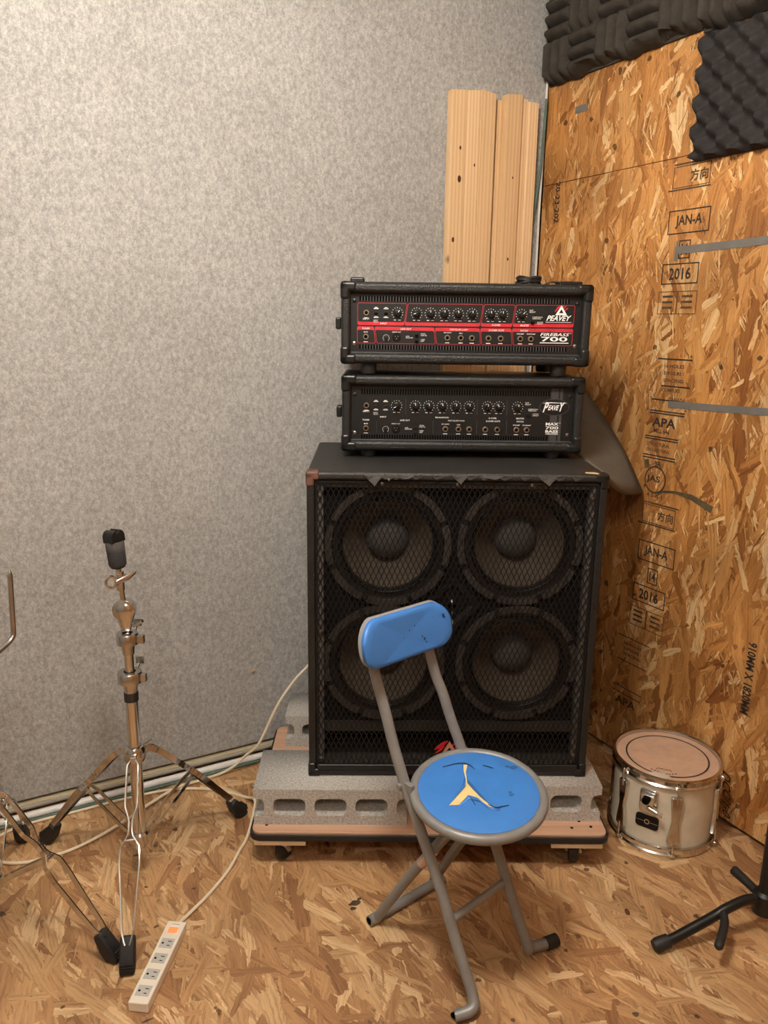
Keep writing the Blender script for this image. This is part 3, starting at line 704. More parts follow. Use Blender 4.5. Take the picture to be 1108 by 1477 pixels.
# ---------------------------------------------------------------- amplifier heads
def panel_text(mb, s, x, z, h, y, wd=None, bold=.0, shear=0, align='C'): mb.text(s, (x, y, z), (1, 0, 0), (0, 0, 1), h=h, w=wd, bold=bold, shear=shear, align=align)
def head(name, label, origin, w_, h_, kind, seed):
    hd = thing(name, label, 'amplifier', origin, R(-27.7), None)
    d_ = .262; bt = .026
    fr = MB()   # rounded tube-like case: four boards
    fr.bx(0, w_, 0, d_, h_ - bt, h_); fr2 = MB().bx(0, w_, 0, d_, 0, bt)
    fr.build('top_board', T['tolex'], hd, bevel=.010, seg=3); fr2.build('bottom_board', T['tolex'], hd, bevel=.010, seg=3)
    for x in (0, w_ - .0235):
        MB().bx(x, x + .0235, .001, d_, bt - .012, h_ - bt + .012).build('side_board', T['tolex'], hd, bevel=.008, seg=3)
    MB().bx(.02, w_ - .02, d_ - .02, d_ - .01, bt - .004, h_ - bt + .004).build('back_board', T['void'], hd)
    yp = .020
    pn = MB().bx(.0225, w_ - .0225, yp, yp + .004, bt - .004, h_ - bt + .004).build('front_panel', T['panel'], hd)
    MB().bx(.024, w_ - .024, .012, .020, bt - .002, bt + .0025).build('lower_lip', T['panel_grey'], hd, bevel=.001)
    for x, sx in ((0, 1), (w_, -1)):
        for z, sz in ((0, 1), (h_, -1)):
            q = MB()
            xa, xb = sorted((x - .0022 * sx, x + .040 * sx)); za, zb = sorted((z - .0022 * sz, z + (bt - .002) * sz)); q.bx(xa, xb, -.0025, .032, za, zb)
            xa, xb = sorted((x - .0022 * sx, x + .022 * sx)); za, zb = sorted((z - .0022 * sz, z + .044 * sz)); q.bx(xa, xb, -.0025, .032, za, zb)
            q.build('corner_guard', T['black'], hd, bevel=.009, seg=3)
    z0 = {'red': 0, 'grey': -.0098}[kind]
    # vents
    ve = MB(); nv = 74
    for zc, hh, x0, x1 in (((.161, .012, .048, .578), (.0412, .011, .048, .578)) if kind == 'red' else ((.1525, .013, .052, .54), (.0345, .012, .052, .54))):
        for k in range(nv):
            x = x0 + (x1 - x0) * k / (nv - 1); ve.bx(x - .0021, x + .0021, yp - .0007, yp + .001, zc - hh / 2, zc + hh / 2)
    ve = ve.build('vent_slots', T['void'], pn); ve['kind'] = 'stuff'
    fi = MB()
    for zc, hh, x0, x1 in (((.161, .012, .048, .578), (.0412, .011, .048, .578)) if kind == 'red' else ((.1525, .013, .052, .54), (.0345, .012, .052, .54))):
        for k in range(nv - 1):
            x = x0 + (x1 - x0) * (k + .5) / (nv - 1); fi.bx(x - .0014, x + .0014, yp - .0022, yp + .001, zc - hh / 2, zc + hh / 2)
    fi = fi.build('vent_ribs', T['panel_grey'] if kind == 'red' else T['panel'], pn); fi['kind'] = 'stuff'
    for x, z in ((.033, .050), (w_ - .034, .050), (.033, h_ - .045), (w_ - .034, h_ - .045)):
        MB().lathe([(.0052, 0), (.005, .002), (.0005, .0032)], 14, Matrix.Translation((x, yp, z + z0 * .5)) @ Matrix.Rotation(PI / 2, 4, 'X')).build('screw', T['chrome_dull'] if z < .1 else T['black'], hd)
    # controls
    kn = [.1423, .1914, .2266, .2620, .2972, .3327, .3806, .4104, .4595]; zk = .1263 + z0; zl = .0668 + z0
    turn = [-35, 100, 5, 0, 5, 0, 8, 5, -40]
    if kind == 'grey': turn = [115, 5, 0, 4, -3, 2, 5, 35, 0]
    pr = MB(); bl_ = MB(); ml_ = MB()
    for x, a in zip(kn, turn):
        k = MB().lathe([(.0092, 0), (.0092, .004), (.0074, .005), (.0066, .013), (.0058, .015), (.0005, .0152)], 20, Matrix.Translation((x, yp - .0004, zk)) @ Matrix.Rotation(PI / 2, 4, 'X')).build('knob', T['black'], hd)
        M = Matrix.Translation((x, yp - .0158, zk)) @ Matrix.Rotation(R(-a), 4, 'Y')
        MB().box((0, 0, .0015), (.0032, .004, .0135), M=M).build('knob_pointer', T['mesh'], k, bevel=.0008)
        MB().box((0, -.0022, .0055), (.0015, .0004, .006), M=M).build('pointer_line', T['print'], k)
        for q in range(11):
            a2 = R(-135 + 27 * q); pr.box((x + .0138 * math.sin(a2), yp - .0008, zk + .0138 * math.cos(a2)), (.0016, .0004, .0016))
        pr.bx(x - .009, x - .003, yp - .001, yp - .0006, zk - .0178, zk - .0164); pr.bx(x + .002, x + .009, yp - .001, yp - .0006, zk - .0178, zk - .0164)
    jack = None
    for x, z in [(.0632, zk)] + [(q, zl) for q in (.0625, .2715, .3060, .3345, .3770, .4085, .4590, .4865)]:
        Mj = Matrix.Translation((x, yp - .0006, z)) @ Matrix.Rotation(PI / 2, 4, 'X')
        j = MB().lathe([(.0078, 0), (.0078, .0022), (.0066, .0034), (.0044, .0034), (.0044, .0008)], 20, Mj).build('jack_socket', T['nickel'], hd)
        MB().lathe([(.0044, .0006), (.0044, .0014), (.0005, .0014)], 14, Mj).build('jack_hole', T['void'], j)
        pr.bx(x - .0055, x + .0055, yp - .001, yp - .0006, z - .0135, z - .0118)
    pr.text('INPUT', (.0632, yp - .0008, zk - .0155), h=.0042, bold=.01)
    # balanced output, small knob, switches
    Mx = Matrix.Translation((.1413, yp - .0006, zl - .0003)) @ Matrix.Rotation(PI / 2, 4, 'X')
    xl = MB().lathe([(.0105, 0), (.0105, .002), (.0092, .003), (.0085, .0008), (.0005, .0008)], 22, Mx).build('balanced_socket', T['mesh'], hd)
    pins = MB()
    for px_, pz_ in ((-.0035, .002), (.0035, .002), (0, -.004)): pins.cyl((.1413 + px_, yp - .0015, zl + pz_), (.1413 + px_, yp - .003, zl + pz_), .0012, n=8)
    pins.build('pins', T['nickel'], xl)
    sk = MB().lathe([(.0045, 0), (.004, .007), (.0005, .0072)], 14, Matrix.Translation((.1145, yp - .0006, zl - .0022)) @ Matrix.Rotation(PI / 2, 4, 'X')).build('trim_knob', T['black'], hd)
    for q in range(11):
        a2 = R(-135 + 27 * q); pr.box((.1145 + .0078 * math.sin(a2), yp - .0008, zl - .0022 + .0078 * math.cos(a2)), (.0014, .0004, .0014))
    for x, z in ((.0883, zk - .002), (.1134, zk - .002), (.1928, zl + .004), (.1928, zl - .0105), (.488, zk - .0195)):
        MB().bx(x - .004, x + .004, yp - .005, yp, z - .003, z + .003).build('push_button', T['void'] if kind == 'red' else T['black'], hd, bevel=.0006)
    for x in (.0883, .1134):
        for dz in (.0105, -.011): pr.bx(x - .006, x + .006, yp - .001, yp - .0006, zk + dz - .001, zk + dz + .001); pr.bx(x - .0035, x + .0035, yp - .001, yp - .0006, zk + dz + .0022, zk + dz + .0036)
    pr.text('INPUT\nSELECT', (.0883, yp - .0008, zk - .0205), h=.0068, bold=.01)
    for dz, s in ((.0085, '■ PRE EQ'), (.0045, '■ POST EQ'), (-.0055, '■ GND'), (-.0095, '■ LIFT')):
        pr.text(s.replace('■', '-'), (.2015, yp - .0008, zl + dz), h=.0032, align='L', bold=.01)
    pr.text('LEVEL\nBALANCED', (.1745, yp - .0008, zl + .0005), h=.0062, bold=.01)
    pr.text('DIRECT OUT', (.1413, yp - .0008, zl + .0125), h=.0028, bold=.01)
    pr.text('FLAT\nBRIGHT', (.487, yp - .0008, zk + .0095), h=.0075, bold=.01)
    pr.text('COMPRESSION\nTHRESHOLD', (.5005, yp - .0008, zk - .007), h=.0065, w=.026, bold=.01)
    pr.text('- ACTIVE\n- DEFEAT', (.507, yp - .0008, zk - .0195), h=.0065, w=.018, bold=.01)
    pr.text('EFX INPUT', (.272, yp - .0008, zl + .0128), h=.003, bold=.01)
    pr.text('SEND', (.306, yp - .0008, zl + .0118), h=.0001 + .0026, bold=.01)
    pr.text('PREAMP', (.459, yp - .0008, zl + .0122), h=.003, w=.018, bold=.01); pr.text('POWERAMP', (.4865, yp - .0008, zl + .0122), h=.003, w=.022, bold=.01)
    pr.text('MUTE', (.0625, yp - .0008, zl + .0118), h=.0030, bold=.02)
    heads = [('INPUT', .1075, .1003), ('EQUALIZATION', .262, .1003), ('X-OVER', .395, .1003), ('MASTER', .468, .1003), ('TUNER', .0625, .0872), ('LINE OUT', .165, .0872), ('POST EQ EFX LOOP', .300, .0872), ('X-OVER OUTS', .3965, .0872), ('PATCH', .468, .0872)]
    if kind == 'red':
        cells = [([(.0408, .1508), (.1672, .1508), (.1600, .0958), (.0412, .0958)], 1), ([(.1690, .1510), (.3610, .1510), (.3538, .0958), (.1615, .0958)], 1),
                 ([(.3626, .1512), (.4430, .1512), (.4362, .0959), (.3560, .0959)], 1), ([(.4446, .1515), (.5957, .1518), (.5940, .0970), (.4384, .0962)], 1),
                 ([(.0401, .0925), (.0833, .0925), (.0878, .0503), (.0404, .0503)], 0), ([(.0850, .0925), (.2372, .0918), (.2418, .0503), (.0905, .0503)], 0),
                 ([(.2390, .0918), (.3540, .0918), (.3580, .0500), (.2440, .0503)], 0), ([(.3556, .0922), (.4350, .0925), (.4397, .0503), (.3600, .0500)], 0),
                 ([(.4366, .0926), (.5941, .0937), (.5935, .0505), (.4425, .0503)], 0)]
        rb = MB(); kb = MB()
        for P, top in cells:
            rb.prism(rpoly(P, .005), 0, .0004, Matrix.Translation((0, yp - .0001, 0)) @ My)
            c = Vector((sum(p[0] for p in P) / 4, sum(p[1] for p in P) / 4)); e = .0011
            Q = []
            for (x, z) in P:
                dx = e if x < c.x else -e
                if z > c.y: dz = -e if top else -.0085
                else: dz = .0085 if top else e
                sl_ = (P[0][0] - P[3][0]) if x < c.x else (P[1][0] - P[2][0])
                Q.append((x + dx + sl_ / .05 * dz * .9, z + dz))
            kb.prism(rpoly(Q, .004), 0, .0006, Matrix.Translation((0, yp - .0001, 0)) @ My)
        rb.build('red_outline', T['red'], pn); kb.build('panel_field', T['panel'], pn)
        for s, x, z in heads: pr.text(s, (x, yp - .0009, z), h=.0044, bold=.01, shear=.25)
        bl_.text('PEAVEY', (.5555, yp - .0009, .1195), h=.0135, w=.064, bold=.025, shear=.4); pr.bx(.522, .588, yp - .001, yp - .0006, .1088, .1098)
        ml_.text('FIREBASS', (.5475, yp - .0009, .0785), h=.0078, w=.075, bold=.012, shear=.25); ml_.text('TM', (.588, yp - .0009, .0815), h=.0025)
        ml_.text('700', (.547, yp - .0009, .0670), h=.0118, w=.068, bold=.02); pr.bx(.510, .584, yp - .001, yp - .0006, .0565, .0585)
        pr.ring([(-.0150, -.0105), (.0150, -.0105), (0, .0135)], [(-.006, -.0055), (.006, -.0055), (0, .0045)], 0, .0012, Matrix.Translation((.5605, yp - .0009, .1375)) @ My)
        sc = MB()
        for k, (x, z) in enumerate(((.551, .146), .0 or (.556, .1475), (.563, .1475), (.569, .1465), (.5735, .142), (.548, .140))):
            sc.strip([(x - .004, yp - .0008, z - .0045), (x, yp - .0009, z), (x + .004, yp - .0008, z + .0035)], (.7, 0, -.7), [.001, .0032, .0012], .0005)
        sc.build('red_scratches', T['red'], pn)
    else:
        for s, x, z in heads: pr.text(s, (x, yp - .0009, z - .0098 + (-.0035 if z > .09 else .0015)), h=.0042, bold=.012)
        st = MB().bx(.5465, .577, yp - .0009, yp - .0003, .024, h_ - .028).build('grey_stripe', T['panel_grey'], pn)
        MB().bx(.5655, .5695, yp - .0011, yp - .0004, .024, h_ - .028).build('stripe_line', T['panel'], pn)
        el = [(.5563 + .0395 * math.cos(2 * PI * k / 40), .1175 + .022 * math.sin(2 * PI * k / 40)) for k in range(40)]
        el2 = [(.5563 + .0380 * math.cos(2 * PI * k / 40), .1175 + .0205 * math.sin(2 * PI * k / 40)) for k in range(40)]
        MB().ring(el, el2, 0, .0018, Matrix.Translation((0, yp, 0)) @ My).build('emblem_rim', T['panel_grey'], pn)
        MB().prism(el2, 0, .0014, Matrix.Translation((0, yp, 0)) @ My).build('emblem', T['panel'], pn)
        # jagged script lettering
        bl_.text('P', (.5335, yp - .0022, .1175), h=.027, w=.016, bold=.03, shear=.5); bl_.text('EAVE', (.554, yp - .0022, .1165), h=.0135, w=.030, bold=.03, shear=.5); bl_.text('Y', (.5765, yp - .0022, .1185), h=.024, w=.014, bold=.03, shear=.5)
        bl_.strip([(.526, yp - .0021, .128), (.545, yp - .0021, .1295), (.588, yp - .0021, .1285)], (0, 0, 1), [.001, .0022, .0006], .0005)
        ml_.text('MAX', (.553, yp - .0018, .0735), h=.0078, w=.034, bold=.03); ml_.text('®', (.573, yp - .0018, .076), h=.003)
        ml_.text('700', (.553, yp - .0018, .0635), h=.0078, w=.034, bold=.02); ml_.text('BASS', (.553, yp - .0018, .0540), h=.0072, w=.034, bold=.035); ml_.text('AMPLIFIER', (.553, yp - .0018, .0473), h=.0034, w=.034, bold=.02)
        dv = MB()
        for x, a, b2 in ((.1665, .095, .135), (.3535, .095, .135), (.432, .095, .135), (.0905, .045, .075), (.2395, .045, .08), (.3545, .045, .08), (.433, .045, .08)): dv.bx(x - .0006, x + .0006, yp - .0006, yp, a, b2)
        dv.build('divider_lines', T['panel_grey'], pn)
    p_ = pr.build('white_lettering', T['print'], pn); p_['kind'] = 'stuff'
    bl_.build('maker_lettering', T['print'], pn); ml_.build('model_lettering', T['print'], pn)
    MB().bx(-.016, -.001, .045, .085, h_ * .49 - .014, h_ * .49 + .016).build('side_latch', T['black'], hd, bevel=.004)
    MB().bx(w_ + .001, w_ + .010, .045, .085, h_ * .49 - .014, h_ * .49 + .016).build('side_latch', T['black'], hd, bevel=.004)
    fz = {'red': .0268, 'grey': .0178}[kind]
    for x in (.07, w_ - .07):
        for y in (.035, d_ - .045): MB().lathe([(.021, 0), (.021, -fz * .7), (.018, -fz), (.0005, -fz)], 20, Matrix.Translation((x, y, 0))).build('foot', T['rubber'], hd)
    if kind == 'red':
        hl = MB().strip([(.05, .085, h_ + .0025), (.3, .085, h_ + .0035), (.57, .085, h_ + .0025)], (0, 1, 0), .028, .003).build('handle', T['rubber'], hd)
        MB().bx(.021, .058, .062, .108, h_, h_ + .015).build('handle_cap', T['black'], hl, bevel=.005)
        MB().bx(.560, .622, .060, .110, h_, h_ + .012).build('handle_cap', T['black'], hl, bevel=.004)
        MB().strip([(.525, .085, h_ + .003), (.545, .085, h_ + .011), (.565, .085, h_ + .010)], (0, 1, 0), .03, .003).build('strap_loop', T['rubber'], hl)
    return hd
fbz = 1.248; mxz = 1.0232
head('bass_amplifier_head', 'upper black amplifier head with red-outlined front panel', (.890, 1.850, fbz), .635, .2005, 'red', 1)
head('bass_amplifier_head', 'lower black amplifier head with oval emblem and grey stripe', (.892, 1.849, mxz), .629, .195, 'grey', 2)
cc = MB()
U27 = Vector((math.cos(R(-27.7)), math.sin(R(-27.7)), 0)); B27 = Vector((-U27.y, U27.x, 0)); FO = Vector((.890, 1.850, fbz + .2005))
pts = []
for k in range(70):
    a = k * .42; r_ = .030 + .004 * math.sin(k * 1.3)
    p = FO + U27 * (.505 + r_ * 1.0 * math.cos(a)) + B27 * (.20 + r_ * math.sin(a)) + Vector((0, 0, .0048 + .024 * k / 70 + .003 * math.sin(k)))
    pts.append(p)
cc.tube(smooth(pts, 2), .0046, 7)
tag(cc.build('black_cable_coil', T['rubber']), 'small coil of black cable on top of the upper amplifier head', 'cable')

# ---------------------------------------------------------------- grey sheet wedged between cabinet and wall
Fc = Vector((.727, 1.70, .2005)); Uc = Vector((math.cos(A_C), math.sin(A_C), 0)); Bc = Vector((-Uc.y, Uc.x, 0))
def cabp(x, y, z): return Fc + Uc * x + Bc * y + Vector((0, 0, z))
edgeA = [cabp(W + .006, .07 + .40 * k / 8, HC - .012 + .004 * k / 8) for k in range(9)]
edgeB = [Vector(p) for p in ((XW - .02, 1.635, .872), (XW - .02, 1.660, .905), (XW - .02, 1.690, .945), (XW - .02, 1.722, .985), (XW - .02, 1.768, 1.03), (XW - .02, 1.815, 1.075), (XW - .02, 1.860, 1.112), (XW - .02, 1.90, 1.145), (XW - .02, 1.945, 1.18))]
rows = []
for a, b_ in zip(edgeA, edgeB): rows.append([a.lerp(b_, k / 8) + Vector((0, 0, -.02 * math.sin(PI * k / 8))) for k in range(9)])
so = MB().grid(rows).build('grey_sheet', T['sheet'])
sm = so.modifiers.new('thick', 'SOLIDIFY'); sm.thickness = .014; sm.offset = 0
tag(so, 'stiff grey sheet wedged between the speaker cabinet and chipboard wall', 'sheet')

# ---------------------------------------------------------------- small drum
dr = thing('small_tom_drum', 'small white tom drum with chrome hoops standing by the chipboard wall', 'drum', (1.622, 1.322, 0))
r0, hD = .132, .222
MB().lathe([(r0, .012), (r0, hD - .014)], 64).build('shell', T['drumshell'], dr)
for z in (.0, hD - .026):
    MB().lathe([(r0 + .003, z), (r0 + .009, z + .001), (r0 + .0105, z + .004), (r0 + .0065, z + .008), (r0 + .0065, z + .018), (r0 + .011, z + .022), (r0 + .010, z + .0255), (r0 + .003, z + .026), (r0 + .001, z + .020), (r0 + .001, z + .004)], 72, None, closed=True).build('hoop', T['chrome'], dr)
hd_ = MB().lathe([(r0 + .002, hD - .012), (r0 - .002, hD - .008), (.0005, hD - .0075)], 64).build('drum_head', T['skin'], dr)
MB().lathe([(.104, hD - .0072), (.1065, hD - .0070), (.1085, hD - .0072)], 64).build('head_ring', T['ink'], hd_)
f0 = R(219.2)
lg = MB()
def pol(a, r, z): return Vector((r * math.cos(f0 + R(a)), r * math.sin(f0 + R(a)), z))
fd = pol(0, 1, 0); rdv = pol(90, 1, 0)
cr = MB()
for k in range(9):
    q = -.030 + .060 * k / 8
    p = fd * (.088 + .010 * math.sin(PI * k / 8)) + rdv * (q - .004); p.z = hD - .0068
    cr.box(p, (.0045, .0028, .0006), f0 + PI / 2 - q * 8)
for k in range(11):
    q = -.018 + .036 * k / 10
    p = fd * (.080 - .006 * abs(math.sin(PI * k / 2.5))) + rdv * (q - .004); p.z = hD - .0068
    cr.box(p, (.0035, .0015, .0006), f0 + PI / 2 + k)
cr.build('head_emblem', T['ink'], hd_)
MB().prism([tuple((fd * a + rdv * b_).xy) for a, b_ in ((.128, -.045), (.118, -.05), (.098, -.028), (.098, .0), (.112, .016), (.126, .004))], hD - .0066, hD - .0058).build('clear_tape_patch', T['clear'], hd_)
for k in range(6):
    a = 15 + 60 * k
    rad = pol(a, 1, 0); tan = Vector((-rad.y, rad.x, 0))
    Ml = Matrix((( tan.x, 0, rad.x, rad.x * (r0 - .001)), (tan.y, 0, rad.y, rad.y * (r0 - .001)), (0, 1, 0, 0), (0, 0, 0, 1)))
    l = MB().prism([(-.017, .046), (-.014, .040), (.014, .040), (.017, .046), (.009, .105), (.016, .168), (.014, .176), (-.014, .176), (-.016, .168), (-.009, .105)], 0, .014, Ml).build('lug', T['chrome'], dr, bevel=.004, seg=3)
    for z0, z1 in ((.006, .052), (.160, .214)):
        MB().tube([rad * (r0 + .0125) + Vector((0, 0, z0)), rad * (r0 + .0125) + Vector((0, 0, z1))], .0028, 10).build('tension_rod', T['chrome'], l)
    for z in (.004, .2):
        MB().box(rad * (r0 + .0125) + Vector((0, 0, z + .006)), (.014, .013, .010), f0 + R(a)).build('hoop_claw', T['chrome'], l, bevel=.003)
a = -14; rad = pol(a, 1, 0); tan = Vector((-rad.y, rad.x, 0))
Ml = Matrix(((tan.x, 0, rad.x, rad.x * (r0 - .002)), (tan.y, 0, rad.y, rad.y * (r0 - .002)), (0, 1, 0, 0), (0, 0, 0, 1)))
mt = MB().prism(rrect(-.024, .024, .112, .180, .010), 0, .007, Ml).build('mount_plate', T['chrome'], dr, bevel=.002)
MB().prism(rrect(-.018, .018, .145, .172, .004), .007, .022, Ml).build('mount_block', T['chrome'], mt, bevel=.003)
MB().lathe([(.010, 0), (.010, .010), (.0065, .012), (.0065, .004)], 18, Ml @ Matrix.Translation((-.002, .158, .020))).build('mount_socket', T['void'], mt)
wg = MB().tube([rad * (r0 + .016) + tan * .0 + Vector((0, 0, .136)), rad * (r0 + .020) + tan * .030 + Vector((0, 0, .130))], .006, 10); wg.box(rad * (r0 + .02) + tan * .032 + Vector((0, 0, .128)), (.006, .020, .012), f0 + R(a))
wg.build('wing_screw', T['chrome'], mt, bevel=.001)
bg = MB().prism(rrect(-.030, .030, .066, .104, .009), 0, .004, Ml).build('badge', T['mesh'], dr, bevel=.001)
MB().ring(rrect(-.007, .007, .078, .092, .0065), rrect(-.0045, .0045, .0805, .0895, .0042), .004, .005, Ml).build('badge_emblem', T['nickel'], bg)
bl = MB().prism([(-.028, .0855), (-.008, .0855), (-.008, .0845), (-.028, .0845)], .004, .0046, Ml).prism([(.008, .0855), (.028, .0855), (.028, .0845), (.008, .0845)], .004, .0046, Ml).build('badge_line', T['nickel'], bg)

# ---------------------------------------------------------------- blue folding chair
A_H = R(14)
ch = thing('folding_chair', 'round-seated blue folding chair with torn vinyl seat in front of the speaker cabinet', 'chair', (.876, 1.165, 0), A_H)
def arc_path(pts, n=5): return smooth(pts, n)
SX, SY, SZ = .012, .012, .403      # seat centre; the worn seat tips a little
SA = Vector((.74, -.67, 0)); SD = Vector((.67, .74, 0))
MSEAT = Matrix.Translation((SX, SY, SZ)) @ Matrix.Rotation(R(6.3), 4, SA)
rr_ = .0108
for s, foot in ((-1, [(-.105, -.093, .020), (-.137, -.076, .0128)]), (1, [(.112, -.072, .019), (.172, -.092, .0128)])):
    x = .091 * s
    k_ = .70 if s > 0 else 1
    path = [(x * k_, .243, .730), (x * (k_ + .02), .232, .70), (x * (k_ + .06), .220, .645), (x * (k_ + .12) if s > 0 else x, .202, .585), (x * (.88 if s > 0 else 1), .184, .545), (x * (.94 if s > 0 else 1), .162, .49), (x, .128, .42), (x, .085, .345), (x, .020, .235), (x, -.030, .135), (x, -.062, .075), (x * 1.01, -.082, .038)]
    MB().tube(smooth(path + foot, 5), .0118, 14).build('upright_leg', T['paint'], ch)
for s, fe in ((1, (.172, -.092, .0128)),):
    MB().tube([(.152, -.0855, .0150), (.180, -.0945, .0148)], [.0142, .0142], 16).build('foot_cap', T['rubber'], ch)
MB().lathe([(.0085, 0), (.0085, .001), (.0001, .001)], 12, Matrix.Translation((-.1372, -.0758, .0128)) @ Matrix.Rotation(R(-62), 4, 'Z') @ Matrix.Rotation(-PI / 2, 4, 'X') @ Matrix.Identity(4)).build('tube_mouth', T['void'], ch)
rear = smooth([(-.058, -.004, .375), (-.060, .03, .33), (-.066, .12, .19), (-.072, .20, .055), (-.075, .222, .0135)], 5)
MB().tube(rear, .0112, 12).build('rear_leg', T['paint'], ch)
MB().tube([(-q[0] if False else .132 - (.0 if q[2] > .1 else 0) - .002, q[1], q[2]) for q in rear] if False else smooth([(.060, -.004, .375), (.066, .03, .33), (.088, .12, .19), (.108, .20, .055), (.112, .222, .0135)], 5), .0112, 12).build('rear_leg', T['paint'], ch)
MB().tube([(-.094, .228, .0130), (.138, .214, .0130)], .0118, 14).build('rear_foot_bar', T['paint'], ch)
MB().lathe([(.0088, 0), (.0088, .0012), (.0001, .0012)], 14, Matrix.Translation((-.0932, .228, .0130)) @ Matrix.Rotation(-PI / 2, 4, 'Y')).build('tube_mouth', T['void'], ch)
MB().tube([(-.091, -.012, .165), (.091, -.012, .165)], .0085, 12).build('cross_bar', T['paint'], ch)
a = Vector((-.0615, .062, .28)); bq = Vector((-.0640, .096, .227)); MB().tube([a, bq], .0119, 16).build('paper_sticker', T['sticker'], ch)
# seat ring, pan and vinyl pad
MB().lathe([(.1332 + rr_ * math.cos(2 * PI * k / 14), rr_ * math.sin(2 * PI * k / 14)) for k in range(14)], 72, MSEAT, closed=True).build('seat_ring', T['paint'], ch)
MB().lathe([(.1325, -.006), (.0005, -.006)], 48, MSEAT).lathe([(.1325, -.010), (.0005, -.010)], 48, MSEAT).build('seat_pan', T['backing'], ch)
def padz(r): return .0145 - .0070 * (r / .127) ** 4
pad = MB().lathe([(.1255, -.004), (.1268, .002)] + [(r, padz(r)) for r in (.125, .119, .105, .085, .06, .035, .015, .0005)], 72, MSEAT).build('seat_pad', T['blue'], ch)
def sp(x, y, dz=.0006):
    q = Vector((x - .012, y - .002, 0)); a = q.dot(SA); d = q.dot(SD) / 1.15
    q = SA * a + SD * d; r = q.length
    return tuple(MSEAT @ Vector((q.x, q.y, padz(min(r, .126)) + dz)))
yel = [(.052, .082), (.058, .076), (.027, .051), (.006, .029), (-.001, .010), (-.011, -.022), (-.016, -.049), (-.014, -.068), (-.024, -.059), (-.025, -.041), (-.021, -.023), (-.027, -.004), (-.063, -.012), (-.078, .001), (-.044, .011), (-.009, .022), (.009, .037), (.030, .063)]
MB().add([sp(x, y, .0007) for x, y in yel], [tuple(range(len(yel)))]).build('exposed_foam', T['foam_yellow'], pad)
lip = MB(); cen = [(x, y) for x, y in yel]
for pts, hh in (([(.052, .082), (.030, .063), (.009, .037), (-.009, .022), (-.044, .011), (-.078, .001)], .0045), ([(-.063, -.012), (-.027, -.004), (-.021, -.023), (-.025, -.041), (-.024, -.059), (-.014, -.068)], .004), ([(.058, .076), (.027, .051), (.006, .029), (-.001, .010), (-.011, -.022), (-.016, -.049), (-.014, -.068)], .003)):
    n = len(pts); A0 = []; B0 = []
    for i, (x, y) in enumerate(pts):
        j = hh * math.sin(PI * i / (n - 1))
        A0.append(sp(x, y, .0004 + j)); dx, dy = x - (-.012), y - .01
        q = .012 / max(.02, math.hypot(dx, dy)); B0.append(sp(x + dx * q, y + dy * q, .0003))
    lip.grid([A0, B0])
lo_ = lip.build('torn_lip', T['blue'], pad)
so2 = lo_.modifiers.new('t', 'SOLIDIFY'); so2.thickness = .001
ck = MB()
for pts, wd in (([(.012, .107), (.028, .101), (.043, .095), (.057, .084), (.060, .070), (.056, .052)], .003), ([(.081, .052), (.086, .041), (.089, .029)], .0022), ([(-.019, -.051), (-.014, -.068), (-.004, -.073), (.012, -.080)], .0026), ([(-.027, -.006), (-.032, -.020), (-.040, -.036)], .0016)):
    P = smooth([sp(x, y, .0012) for x, y in pts], 4); ck.strip(P, (0.3, .9, 0), [wd * math.sin(PI * (i + .6) / (len(P) + .2)) + .0004 for i in range(len(P))], .0006)
ck.build('tear_line', T['crack'], pad)
st = MB()
for cx, cy, r_ in ((.129, .006, .010), (.120, .016, .006), (.043, -.060, .006), (.048, -.052, .004)):
    st.add([sp(cx + r_ * (1 + .3 * math.sin(3 * k)) * math.cos(2 * PI * k / 12), cy + r_ * .7 * math.sin(2 * PI * k / 12), .0005) for k in range(12)], [tuple(range(12))])
st.build('stain', plain('blue_stain', (.035, .13, .34), .5), pad)
# brackets
for s in (-1, 1):
    q = MB().box((.097 * s + .003, .118, .412), (.012, .040, .024)); q.cyl((.080 * s, .128, .414), (.110 * s, .128, .414), .006, n=12)
    q.build('seat_bracket', T['paint'], ch, bevel=.002)
# backrest: curved rounded pad
def back_sheet(y_off, grow, nx=28):
    x0, x1, z0, z1, r_ = -.157 - grow, .117 + grow, .655 - grow, .748 + grow, .044
    return rrect(x0, x1, z0, z1, r_, 9)
def backrest(name, m, front, back, grow, parent, bev):
    P = back_sheet(0, grow); n = len(P)
    P = [(x, z - .003 + (.012 * (1 - ((x + .02) / .137) ** 2) if z > .7015 else .003 * (1 - ((x + .02) / .137) ** 2)) + .05 * (x + .02) * -.9 + .004) for x, z in P]
    def bend(x, z, d): return (x, .216 + d + (z - .70) * .22 - (x + .02) ** 2 * .9 + (x + .02) * .06, z)
    V = []; F = []
    rings = [(1.0, front + .004), (.965, front), ] ; cx, cz = -.02, .7015
    scl = [.5, .8, .94, 1.0, 1.0, .94, .5]; dep = [front, front, front + .001, front + .005, back - .004, back, back]
    for s_, d_ in zip(scl, dep):
        for x, z in P: V.append(bend(cx + (x - cx) * s_, cz + (z - cz) * s_, d_))
    for i in range(len(scl) - 1):
        for k in range(n): F.append((i * n + k, i * n + (k + 1) % n, (i + 1) * n + (k + 1) % n, (i + 1) * n + k))
    V.append(bend(cx, cz, front)); V.append(bend(cx, cz, back))
    for k in range(n): F.append((k, (k + 1) % n, len(V) - 2)); F.append(((len(scl) - 1) * n + k, (len(scl) - 1) * n + (k + 1) % n, len(V) - 1))
    return MB().add(V, F).build(name, m, parent, angle=75)
bp = backrest('backrest', T['blue'], -.017, .000, 0, ch, 0)
backrest('backrest_shell', T['backing'], .0002, .008, .0015, bp, 0)
sk_ = MB()
